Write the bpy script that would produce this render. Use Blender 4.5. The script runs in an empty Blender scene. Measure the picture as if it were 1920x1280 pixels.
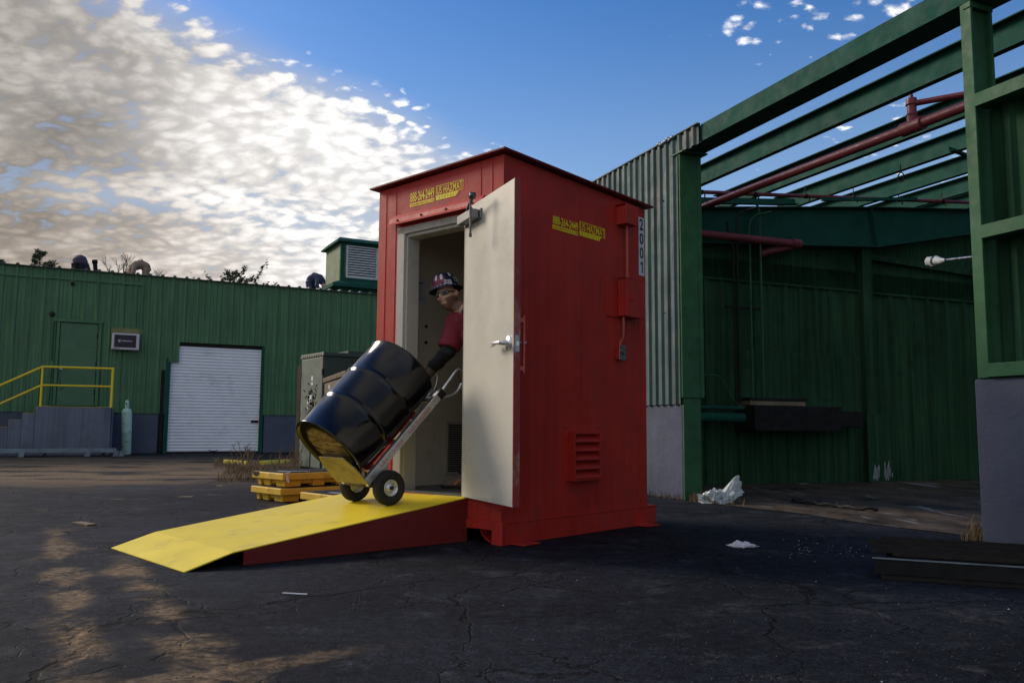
import bpy, bmesh, math, random
from mathutils import Vector, Matrix, noise as mnoise
random.seed(7)
sc = bpy.context.scene
R = math.radians
# ------------------------------------------------------------------ camera
CAM_F, CAM_P, CAM_R, CAM_H = 1587.9094, 0.1017, -0.0068, 0.8178   # focal (px of a 1920 wide frame), pitch, roll, height
cam_d = bpy.data.cameras.new('camera')
cam = bpy.data.objects.new('camera', cam_d)
sc.collection.objects.link(cam)
cam_d.sensor_width = 36.0
cam_d.lens = CAM_F*36/1920
cam_d.clip_start = 0.05
cam_d.clip_end = 2000
cam.matrix_world = Matrix.Translation((0, 0, CAM_H)) @ Matrix.Rotation(math.pi/2+CAM_P, 4, 'X') @ Matrix.Rotation(-CAM_R, 4, 'Z')
sc.camera = cam
# ------------------------------------------------------------------ view, sun, sky
sc.view_settings.view_transform = 'Standard'
sc.view_settings.look = 'None'
sc.view_settings.gamma = 1
sc.view_settings.exposure = 0.45
SUN_DIR = Vector((-0.88, 0.47, 0)).normalized()
SUN_EL = R(27)
sun_vec = Vector((SUN_DIR.x*math.cos(SUN_EL), SUN_DIR.y*math.cos(SUN_EL), math.sin(SUN_EL)))
sd = bpy.data.lights.new('sun', 'SUN')
sd.energy = 2.0
sd.angle = R(20)
sd.color = (1.0, 0.86, 0.70)
so = bpy.data.objects.new('sun', sd)
sc.collection.objects.link(so)
so.rotation_euler = sun_vec.to_track_quat('Z', 'Y').to_euler()

class NT:
    """small helper to write node trees as expressions"""
    def __init__(s, tree): s.t = tree; s.n = tree.nodes; s.l = tree.links
    def node(s, kind, **kw):
        n = s.n.new(kind)
        for k, v in kw.items(): setattr(n, k, v)
        return n
    def put(s, sock, v):
        if v is None: return
        if hasattr(v, 'is_output'): s.l.new(v, sock)
        else:
            if sock.type == 'RGBA' and len(v) == 3: v = (*v, 1)
            sock.default_value = v
    def m(s, op, a, b=None, c=None, clamp=False):
        n = s.node('ShaderNodeMath', operation=op, use_clamp=clamp)
        for i, v in enumerate((a, b, c)): s.put(n.inputs[i], v)
        return n.outputs[0]
    def vm(s, op, a, b=None, out=0):
        n = s.node('ShaderNodeVectorMath', operation=op)
        s.put(n.inputs[0], a)
        if b is not None:
            s.put(n.inputs['Scale'] if op == 'SCALE' else n.inputs[1], b)
        return n.outputs['Value'] if op in ('DOT_PRODUCT', 'LENGTH', 'DISTANCE') else n.outputs[0]
    def noise(s, vec, scale, detail=4, rough=.55, out='Fac', dist=0, lac=2.0):
        n = s.node('ShaderNodeTexNoise')
        n.inputs['Scale'].default_value = scale; n.inputs['Detail'].default_value = detail
        n.inputs['Roughness'].default_value = rough; n.inputs['Distortion'].default_value = dist
        if vec is not None: s.l.new(vec, n.inputs['Vector'])
        return n.outputs[out]
    def step(s, v, a, b, lo=0.0, hi=1.0, smooth=True):
        n = s.node('ShaderNodeMapRange', interpolation_type='SMOOTHSTEP' if smooth else 'LINEAR', clamp=True)
        s.put(n.inputs['Value'], v)
        s.put(n.inputs['From Min'], a); s.put(n.inputs['From Max'], b)
        s.put(n.inputs['To Min'], lo); s.put(n.inputs['To Max'], hi)
        return n.outputs[0]
    def mix(s, f, a, b, mode='MIX'):
        n = s.node('ShaderNodeMix', data_type='RGBA', blend_type=mode)
        n.clamp_factor = True
        s.put(n.inputs['Factor'], f)
        s.put(n.inputs[6], a); s.put(n.inputs[7], b)
        return n.outputs[2]
    def comb(s, x, y, z=0.0):
        n = s.node('ShaderNodeCombineXYZ')
        for i, v in enumerate((x, y, z)): s.put(n.inputs[i], v)
        return n.outputs[0]
    def sep(s, v):
        n = s.node('ShaderNodeSeparateXYZ'); s.l.new(v, n.inputs[0]); return n.outputs

world = bpy.data.worlds.new('World')
sc.world = world
world.use_nodes = True
def build_world():
    T = NT(world.node_tree)
    for n in list(T.n): T.n.remove(n)
    out = T.node('ShaderNodeOutputWorld'); bg = T.node('ShaderNodeBackground')
    T.l.new(bg.outputs[0], out.inputs[0])
    sky = T.node('ShaderNodeTexSky', sky_type='NISHITA')
    sky.sun_disc = False
    sky.sun_elevation = SUN_EL
    sky.sun_rotation = math.atan2(SUN_DIR.x, SUN_DIR.y)
    sky.air_density = 1.0; sky.dust_density = 0.6; sky.ozone_density = 3.0
    hs = T.node('ShaderNodeHueSaturation')
    hs.inputs['Hue'].default_value = .508
    hs.inputs['Saturation'].default_value = 1.30; hs.inputs['Value'].default_value = .74
    T.l.new(sky.outputs[0], hs.inputs['Color'])
    D = T.node('ShaderNodeTexCoord').outputs['Generated']
    x, y, z = T.sep(D)
    zz = T.m('ADD', T.m('MAXIMUM', z, 0.0), 0.10)
    P = T.comb(T.m('DIVIDE', x, zz), T.m('DIVIDE', y, zz))
    # the edge of the altocumulus deck runs diagonally across the sky
    wob = T.noise(P, 1.3, 3, .5)
    along = T.vm('DOT_PRODUCT', P, (-.76, .65, 0))
    rad = T.vm('LENGTH', P)
    c = T.m('DIVIDE', T.m('SUBTRACT', along, 1.43), T.m('ADD', T.m('MULTIPLY', rad, .32), .1))
    c = T.m('ADD', c, T.m('MULTIPLY', T.m('SUBTRACT', wob, .5), .55))
    deck = T.step(c, -.20, .55)
    # a streak of thinner cloud low over the roofs
    gap = T.step(T.m('ABSOLUTE', T.m('SUBTRACT', z, T.m('ADD', .235, T.m('MULTIPLY', T.m('SUBTRACT', wob, .5), .10)))), .0, .055, .30, 0.0)
    deck = T.m('SUBTRACT', deck, T.m('MULTIPLY', gap, deck))
    # a few stray puffs on the other side
    puff = T.step(T.vm('DISTANCE', P, (.60, 1.58, 0)), .08, .40, .42, 0.0)
    puff2 = T.step(T.vm('DISTANCE', P, (1.12, 2.15, 0)), .15, .6, .36, 0.0)
    cover = T.m('MAXIMUM', deck, T.m('MAXIMUM', puff, puff2))
    # ripples: rows of small cells
    zc = T.m('ADD', T.m('MAXIMUM', z, 0.0), 0.30)
    P2 = T.comb(T.m('DIVIDE', x, zc), T.m('DIVIDE', y, zc))
    warp = T.vm('ADD', P2, T.vm('SCALE', T.noise(P, 2.2, 2, .5, 'Color'), .07))
    mp = T.node('ShaderNodeMapping'); T.l.new(warp, mp.inputs[0])
    mp.inputs['Rotation'].default_value = (0, 0, R(28)); mp.inputs['Scale'].default_value = (1.0, 1.3, 1)
    vor = T.node('ShaderNodeTexVoronoi', feature='SMOOTH_F1'); vor.inputs['Scale'].default_value = 27.0; vor.inputs['Smoothness'].default_value = .45
    T.l.new(T.vm('ADD', mp.outputs[0], T.vm('SCALE', T.noise(mp.outputs[0], 24.0, 4, .6, 'Color'), .045)), vor.inputs['Vector'])
    fine = T.noise(mp.outputs[0], 26.0, 6, .56)
    cells = T.m('ADD', T.m('MULTIPLY', fine, .55), T.m('MULTIPLY', T.m('SUBTRACT', .80, vor.outputs['Distance']), .50))
    cells2 = T.noise(mp.outputs[0], 4.2, 5, .54)
    val = T.m('ADD', T.m('MULTIPLY', cells, .66), T.m('MULTIPLY', cells2, .34))
    t0 = T.step(cover, 0.0, 1.0, .66, .22, smooth=False)
    alpha = T.step(val, t0, T.m('ADD', t0, .16))
    alpha = T.m('MULTIPLY', alpha, T.step(cover, 0.02, .12))
    # brightness of the deck: thin and glowing towards its edge, thick and grey at the far left
    bright = T.step(T.m('ADD', x, T.m('MULTIPLY', T.m('SUBTRACT', cells2, .5), .34)), -.70, -.12)
    relief = T.step(T.m('ADD', T.m('MULTIPLY', cells, .7), T.m('MULTIPLY', cells2, .3)), .34, .62, .74, 1.14)
    lum = T.m('MULTIPLY', T.m('ADD', .13, T.m('MULTIPLY', bright, .98)), relief)
    low = T.step(z, .12, .34, 0.0, 1.0)
    cool = T.mix(low, (1.0, .80, .62), (1.0, .91, .82))
    tint = T.mix(bright, cool, (1.0, .98, .965))
    cl = T.vm('SCALE', tint, T.m('MULTIPLY', lum, 4.9))
    # pale air close to the horizon
    haze = T.step(z, .02, .50, .80, 0.0)
    skyc = T.mix(haze, hs.outputs[0], (2.1, 2.75, 3.5))
    # unseen pale layer added to the sky behind the viewer as neutral fill light
    fill_veil = T.m('MULTIPLY', T.step(y, .10, -.45), T.step(T.noise(P, 1.1, 4, .6), .25, .65, .45, .85))
    side = T.step(T.vm('DOT_PRODUCT', D, (-.80, -.58, .12)), -.15, .75)  # added layer is brighter at left rear to lift the locker front and interior
    skyc = T.mix(fill_veil, skyc, T.mix(side, (1.15, 1.3, 1.6), (3.9, 3.7, 3.45)))
    thin = T.m('MULTIPLY', T.step(deck, .15, .8), .60)
    skyc = T.mix(thin, skyc, T.vm('SCALE', tint, T.m('MULTIPLY', T.m('ADD', .10, T.m('MULTIPLY', bright, .62)), 4.4)))
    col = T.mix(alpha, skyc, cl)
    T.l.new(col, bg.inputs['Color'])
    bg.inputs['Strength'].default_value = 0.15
build_world()

# ------------------------------------------------------------------ helpers
def pix(px, py):
    a = (px-960)/CAM_F; b = (640-py)/CAM_F
    cr, sr = math.cos(CAM_R), math.sin(CAM_R)
    a, b = a*cr+b*sr, -a*sr+b*cr
    cp, sp = math.cos(CAM_P), math.sin(CAM_P)
    return Vector((a, cp-b*sp, sp+b*cp))
def gnd(px, py, z=0.0):
    d = pix(px, py); t = (z-CAM_H)/d.z
    return Vector((d.x*t, d.y*t, z))
def atd(px, py, depth):
    d = pix(px, py); t = depth/d.y
    return Vector((d.x*t, depth, CAM_H+d.z*t))
COL = sc.collection
class MB:
    def __init__(s): s.v = []; s.f = []; s.mi = []; s.sm = []
    def add(s, vs, fs, mi=0, smooth=False):
        o = len(s.v); s.v += [Vector(v) for v in vs]
        for f in fs: s.f.append([i+o for i in f]); s.mi.append(mi); s.sm.append(smooth)
        return s
    def hexa(s, p, mi=0):   # bottom 4 ccw, top 4
        return s.add(p, [(3,2,1,0),(4,5,6,7),(0,1,5,4),(1,2,6,5),(2,3,7,6),(3,0,4,7)], mi)
    def box(s, x0, x1, y0, y1, z0, z1, mi=0):
        return s.hexa([(x0,y0,z0),(x1,y0,z0),(x1,y1,z0),(x0,y1,z0),(x0,y0,z1),(x1,y0,z1),(x1,y1,z1),(x0,y1,z1)], mi)
    def bar(s, p, q, w, h, up=(0,0,1), mi=0):   # rectangular bar from p to q
        p, q = Vector(p), Vector(q); d = (q-p).normalized(); u = Vector(up)
        sx = d.cross(u)
        if sx.length < 1e-4: sx = d.cross(Vector((0,1,0)))
        sx.normalize(); uz = sx.cross(d).normalized()
        a, b = sx*w/2, uz*h/2
        return s.hexa([p-a-b, q-a-b, q+a-b, p+a-b, p-a+b, q-a+b, q+a+b, p+a+b], mi)
    def prism(s, poly, vec, mi=0, smooth=False):
        n = len(poly); vec = Vector(vec); poly = [Vector(p) for p in poly]
        nn = Vector((0,0,0))
        for i in range(n): nn += poly[i].cross(poly[(i+1) % n])
        if nn.dot(vec) > 0: poly = poly[::-1]
        vs = poly+[p+vec for p in poly]
        s.add(vs, [list(range(n)), [n+i for i in range(n-1, -1, -1)]], mi)
        s.add(vs, [(i, n+i, n+(i+1) % n, (i+1) % n) for i in range(n)], mi, smooth)
        return s
    def tube(s, pts, r, n=10, mi=0, caps=True, smooth=True):
        pts = [Vector(p) for p in pts]; rs = r if isinstance(r, (list, tuple)) else [r]*len(pts)
        rings = []; prev = None
        for i, p in enumerate(pts):
            d = (pts[min(i+1, len(pts)-1)]-pts[max(i-1, 0)]).normalized()
            if prev is None:
                a = d.orthogonal().normalized()
            else:
                a = (prev-d*prev.dot(d))
                a = a.normalized() if a.length > 1e-6 else d.orthogonal().normalized()
            prev = a; b = d.cross(a)
            rings.append([p+(a*math.cos(2*math.pi*k/n)+b*math.sin(2*math.pi*k/n))*rs[i] for k in range(n)])
        vs = [v for g in rings for v in g]; fs = []
        for i in range(len(pts)-1):
            for k in range(n):
                fs.append((i*n+k, i*n+(k+1) % n, (i+1)*n+(k+1) % n, (i+1)*n+k))
        s.add(vs, fs, mi, smooth)
        if caps:
            s.add(rings[0], [list(range(n-1, -1, -1))], mi); s.add(rings[-1], [list(range(n))], mi)
        return s
    def lathe(s, prof, n=32, M=None, mi=0, smooth=True, close=False):
        M = M or Matrix.Identity(4); vs = []
        for r, z in prof:
            for k in range(n):
                t = 2*math.pi*k/n
                vs.append(M @ Vector((r*math.cos(t), r*math.sin(t), z)))
        fs = []
        m = len(prof)
        for i in range(m if close else m-1):
            j = (i+1) % m
            for k in range(n): fs.append((i*n+k, i*n+(k+1) % n, j*n+(k+1) % n, j*n+k))
        return s.add(vs, fs, mi, smooth)
    def disc(s, M, r, n=24, mi=0):
        return s.add([M @ Vector((r*math.cos(2*math.pi*k/n), r*math.sin(2*math.pi*k/n), 0)) for k in range(n)], [list(range(n))], mi)
    def ball(s, c, r, mi=0, n=12, m=8):
        c = Vector(c); rx, ry, rz = r if isinstance(r, (tuple, list)) else (r, r, r)
        prof = []
        vs = []; fs = []
        for i in range(m+1):
            ph = math.pi*i/m
            for k in range(n):
                t = 2*math.pi*k/n
                vs.append(c+Vector((rx*math.sin(ph)*math.cos(t), ry*math.sin(ph)*math.sin(t), -rz*math.cos(ph))))
        for i in range(m):
            for k in range(n): fs.append((i*n+k, i*n+(k+1) % n, (i+1)*n+(k+1) % n, (i+1)*n+k))
        return s.add(vs, fs, mi, True)
    def text(s, body, O, U, V, w, h, mi=0, depth=.0012, bold=0.0):
        cu = bpy.data.curves.new('t', 'FONT'); cu.body = body; cu.offset = bold; cu.resolution_u = 3
        o = bpy.data.objects.new('t', cu); COL.objects.link(o)
        me = bpy.data.meshes.new_from_object(o.evaluated_get(bpy.context.evaluated_depsgraph_get()))
        bpy.data.objects.remove(o); bpy.data.curves.remove(cu)
        xs = [v.co.x for v in me.vertices]; ys = [v.co.y for v in me.vertices]
        x0, x1, y0, y1 = min(xs), max(xs), min(ys), max(ys)
        O, U, V = Vector(O), Vector(U).normalized(), Vector(V).normalized(); N = U.cross(V)*depth
        s.add([O+U*((v.co.x-x0)/(x1-x0)*w)+V*((v.co.y-y0)/(y1-y0)*h)+N for v in me.vertices], [list(p.vertices) for p in me.polygons], mi)
        bpy.data.meshes.remove(me)
        return s
    def build(s, name, mats, parent=None, bevel=0, seg=2, weld=False):
        me = bpy.data.meshes.new(name)
        me.from_pydata([tuple(v) for v in s.v], [], s.f)
        mats = mats if isinstance(mats, (list, tuple)) else [mats]
        for m in mats: me.materials.append(m)
        me.polygons.foreach_set('material_index', s.mi)
        me.polygons.foreach_set('use_smooth', s.sm)
        me.update()
        o = bpy.data.objects.new(name, me); COL.objects.link(o)
        if parent: o.parent = parent
        if weld:
            bm = bmesh.new(); bm.from_mesh(me); bmesh.ops.remove_doubles(bm, verts=bm.verts, dist=1e-5)
            bmesh.ops.recalc_face_normals(bm, faces=bm.faces); bm.to_mesh(me); bm.free()
        if bevel:
            b = o.modifiers.new('bevel', 'BEVEL'); b.width = bevel; b.segments = seg; b.limit_method = 'ANGLE'; b.angle_limit = R(40)
            b.harden_normals = False
        return o
def tag(o, label=None, cat=None, group=None, kind=None):
    if label: o['label'] = label
    if cat: o['category'] = cat
    if group: o['group'] = group
    if kind: o['kind'] = kind
    return o
def thing(name, label, cat, loc=(0,0,0), rz=0, group=None):
    o = bpy.data.objects.new(name, None); COL.objects.link(o)
    o.location = loc; o.rotation_euler = (0, 0, rz); o.empty_display_size = .2
    return tag(o, label, cat, group)
def kids(o): return [c for c in bpy.data.objects if c.parent == o]
def copy_tree(o, parent=None):
    c = o.copy(); COL.objects.link(c)
    if parent: c.parent = parent
    for ch in kids(o): copy_tree(ch, c)
    return c
def apply_mods(o):
    me = bpy.data.meshes.new_from_object(o.evaluated_get(bpy.context.evaluated_depsgraph_get()))
    o.modifiers.clear(); old = o.data; o.data = me
    me.name = o.name
    return o

# ------------------------------------------------------------------ materials
def mat(name, col, rough=.6, metal=0.0, var=.25, vs=3.0, bump=.08, bs=60, streak=0.0, dirt=None, dirt_amt=.4, ds=2.5, spec=.5, coat=0, stretch=(1,1,1), bdist=.01, wave=0):
    m = bpy.data.materials.new(name); m.use_nodes = True
    T = NT(m.node_tree); b = m.node_tree.nodes['Principled BSDF']
    co = T.node('ShaderNodeTexCoord').outputs['Object']
    mp = T.node('ShaderNodeMapping'); T.l.new(co, mp.inputs[0]); mp.inputs['Scale'].default_value = stretch
    v = mp.outputs[0]
    n = T.noise(v, vs, 6, .6)
    f = T.step(n, .25, .75, 1-var, 1+var, smooth=False)
    c = T.vm('SCALE', tuple(col), f)
    if streak:
        ms = T.node('ShaderNodeMapping'); T.l.new(co, ms.inputs[0]); ms.inputs['Scale'].default_value = (9, 9, .35)
        k = T.noise(ms.outputs[0], 1.6, 5, .6)
        c = T.vm('SCALE', c, T.step(k, .35, .68, 1-streak, 1+streak*.35))
    if dirt:
        dn = T.noise(v, ds, 8, .68)
        c = T.mix(T.m('MULTIPLY', T.step(dn, .52, .70), dirt_amt), c, dirt)
    T.l.new(c, b.inputs['Base Color'])
    rn = T.step(T.noise(v, vs*2.3, 4, .6), .3, .7, max(.03, rough-.08), min(1, rough+.10))
    T.l.new(rn, b.inputs['Roughness'])
    b.inputs['Metallic'].default_value = metal
    b.inputs['Specular IOR Level'].default_value = spec
    b.inputs['Coat Weight'].default_value = coat
    if bump:
        bn = T.node('ShaderNodeBump'); bn.inputs['Strength'].default_value = bump; bn.inputs['Distance'].default_value = bdist
        hh = T.noise(v, bs, 4, .6)
        if wave: hh = T.m('ADD', hh, T.m('MULTIPLY', T.noise(v, 2.4, 2, .5), wave))
        T.l.new(hh, bn.inputs['Height']); T.l.new(bn.outputs[0], b.inputs['Normal'])
    return m
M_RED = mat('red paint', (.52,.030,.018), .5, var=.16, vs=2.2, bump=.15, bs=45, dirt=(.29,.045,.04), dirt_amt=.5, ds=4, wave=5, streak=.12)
M_REDP = mat('bright red primer', (.52,.10,.07), .5, var=.25, vs=9, bump=.15, bs=60)
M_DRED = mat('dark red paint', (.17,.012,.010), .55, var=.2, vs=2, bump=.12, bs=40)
M_CREAM = mat('cream steel paint', (.62,.60,.52), .32, var=.03, vs=1.0, bump=.10, bs=1.6, bdist=.02)
M_LINING = mat('beige lining', (.66,.60,.48), .6, var=.08, vs=2, bump=.05, bs=30, dirt=(.25,.22,.17), dirt_amt=.4, ds=2)
M_FRAME = mat('door frame paint', (.50,.48,.42), .5, var=.08, vs=4, dirt=(.2,.17,.13), dirt_amt=.45, ds=4)
M_YEL = mat('yellow deck paint', (.90,.69,.025), .48, var=.10, vs=1.6, bump=.25, bs=160, dirt=(.38,.29,.05), dirt_amt=.40, ds=4.2, bdist=.004)
M_STK = mat('yellow sticker', (.98,.84,.012), .4, var=.02, bump=0)
M_WHT = mat('white paint', (.72,.74,.76), .45, var=.06, bump=.02)
M_BLK = mat('black rubber', (.012,.012,.013), .75, var=.3, vs=8, bump=.2, bs=60)
M_BLKP = mat('black plastic', (.015,.015,.016), .45, var=.2)
M_INK = mat('dark ink', (.010,.010,.016), .6, var=.1, bump=0)
M_REDINK = mat('red ink', (.62,.16,.15), .6, var=.1, bump=0)
M_DRUM = mat('gloss black drum enamel', (.004,.004,.005), .16, var=.3, vs=4, bump=.12, bs=5, spec=.35, coat=.2, bdist=.012, dirt=(.03,.028,.026), dirt_amt=.7, ds=5)
M_RUST = mat('rusty bottom', (.20,.145,.075), .8, var=.5, vs=12, bump=.3, bs=40, dirt=(.05,.03,.018), dirt_amt=.9, ds=9)
M_ALU = mat('brushed aluminium', (.74,.75,.77), .34, .75, var=.15, vs=10, bump=.05, dirt=(.25,.25,.26), dirt_amt=.5, ds=8)
M_STEEL = mat('zinc steel', (.45,.46,.48), .35, 1.0, var=.25, vs=14, bump=.1)
M_TOE = mat('worn yellow steel', (.30,.25,.095), .62, .15, var=.3, vs=7, bump=.2, bs=30, dirt=(.12,.09,.03), dirt_amt=.6, ds=6)
M_PAL = mat('yellow plastic', (.74,.47,.045), .5, var=.12, vs=5, bump=.06, dirt=(.22,.12,.03), dirt_amt=.5, ds=6)
M_GRID = mat('black grating plastic', (.02,.02,.021), .5, var=.2)
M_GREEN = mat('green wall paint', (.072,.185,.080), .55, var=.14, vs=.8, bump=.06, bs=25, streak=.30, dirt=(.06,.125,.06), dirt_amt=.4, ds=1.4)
M_GREEND = mat('green steel', (.014,.082,.060), .7, var=.22, vs=2.5, bump=.12, bs=25, dirt=(.010,.042,.034), dirt_amt=.5, ds=3, spec=.12)
M_GREENT = mat('green trim paint', (.065,.17,.078), .55, var=.15, vs=2, dirt=(.02,.05,.03), dirt_amt=.5, ds=4)
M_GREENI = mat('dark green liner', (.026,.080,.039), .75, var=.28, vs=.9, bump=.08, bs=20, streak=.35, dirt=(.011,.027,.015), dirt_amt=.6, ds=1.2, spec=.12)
M_GREENL = mat('worn green jamb', (.036,.120,.056), .55, var=.3, vs=3, bump=.12, bs=25, dirt=(.018,.05,.03), dirt_amt=.5, ds=5, spec=.2)
M_VENT = mat('weathered green sheet', (.15,.21,.11), .6, var=.2, vs=2, dirt=(.05,.08,.04), dirt_amt=.6, ds=2.2, streak=.3)
M_GALV = mat('galvanised cladding', (.066,.118,.116), .65, .08, var=.22, vs=1.6, bump=.05, bs=30, streak=.45, dirt=(.16,.15,.12), dirt_amt=.45, ds=2.0)
M_DOORW = mat('white shutter paint', (.88,.90,.94), .5, var=.06, vs=2, bump=.03, dirt=(.40,.40,.42), dirt_amt=.35, ds=1.6)
M_CONC = mat('painted concrete', (.078,.094,.140), .85, var=.16, vs=1.6, bump=.45, bs=28, streak=.05, dirt=(.10,.10,.115), dirt_amt=.45, ds=1.8, bdist=.012)
M_CONCP = mat('streaked concrete', (.15,.165,.215), .85, var=.2, vs=1.2, bump=.3, bs=28, streak=.20, dirt=(.09,.09,.105), dirt_amt=.5, ds=2)
M_RAIL = mat('yellow rail paint', (.88,.62,.02), .45, var=.1, vs=6)
M_MINT = mat('mint cylinder paint', (.46,.68,.54), .5, var=.1, vs=5, bump=.1, dirt=(.13,.055,.02), dirt_amt=1.0, ds=9)
M_PIPE = mat('maroon pipe paint', (.20,.035,.045), .45, var=.2, vs=5, bump=.08)
M_CAB = mat('grey green cabinet', (.135,.165,.135), .5, var=.1, vs=2, dirt=(.07,.085,.07), dirt_amt=.4, ds=3)
M_CABD = mat('dark green cabinet', (.045,.062,.052), .5, var=.1, vs=2)
M_CABB = mat('brown cabinet', (.15,.115,.075), .55, var=.15, vs=3)
M_WOOD = mat('grey wood', (.20,.16,.10), .8, var=.3, vs=6, bump=.2, stretch=(1,1,.2))
M_DARK = mat('dark soot steel', (.004,.004,.0045), .85, var=.4, vs=4)
M_IRON = mat('rusty dark iron', (.011,.009,.008), .6, .3, var=.5, vs=8, bump=.2)
M_BLUESTEEL = mat('blue grey steel', (.20,.26,.30), .45, .6, var=.25, vs=4, dirt=(.08,.08,.08), dirt_amt=.6, ds=3)
M_BAG = mat('milky plastic sheet', (.46,.52,.52), .35, var=.2, vs=6, bump=.3, bs=12, bdist=.02)
M_RAG = mat('white rag', (.70,.70,.76), .8, var=.12, vs=20)
M_SKIN = mat('skin', (.68,.41,.30), .5, var=.15, vs=20, bump=.05)
M_STUB = mat('stubbled skin', (.22,.125,.09), .65, var=.3, vs=40, bump=.1)
M_SHIRT = mat('maroon cotton', (.21,.018,.035), .85, var=.18, vs=8, bump=.35, bs=14, bdist=.012)
M_SLEEVE = mat('black knit', (.014,.014,.016), .8, var=.25, vs=30, bump=.4, bs=18, bdist=.012)
M_GLOVE = mat('brown leather', (.085,.052,.034), .7, var=.3, vs=18, bump=.3, bs=30)
M_JEAN = mat('dark denim', (.016,.018,.024), .85, var=.3, vs=12, bump=.35, bs=16, bdist=.012)
M_SHOE = mat('grey shoe', (.19,.165,.14), .7, var=.3, vs=20)
M_ORG = mat('orange shoe flash', (.70,.16,.05), .6, var=.1)
M_LENS = mat('tinted lens', (.075,.08,.08), .08, var=.1, bump=0, spec=.8)
M_NAVY = mat('navy hat', (.012,.026,.080), .3, var=.12, bump=0, coat=.3)
M_PAPER = mat('paper', (.55,.58,.64), .8, var=.06, bump=0)
M_LEAF = mat('evergreen needles', (.055,.07,.025), .7, var=.5, vs=.8, bump=0)
M_BARK = mat('bark', (.10,.075,.05), .85, var=.4, vs=3)
M_STRAW = mat('dry grass', (.20,.135,.070), .9, var=.5, vs=4, bump=0)
M_SCREEN = mat('dark panel', (.006,.006,.010), .35, var=.2, bump=0)
M_DIRTC = mat('old primer streak', (.19,.19,.075), .7, var=.3, vs=4)
M_JACKET = mat('purple grey jacket', (.06,.045,.075), .8, var=.2)
M_TAN = mat('tan work clothes', (.26,.19,.13), .8, var=.2)
M_BLUEJ = mat('blue work clothes', (.05,.06,.13), .8, var=.2)
M_STONE = mat('loose stones', (.065,.066,.074), .9, var=.6, vs=14)
M_WHITEST = mat('cut white marks', (.36,.40,.43), .8, var=.2)

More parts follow.
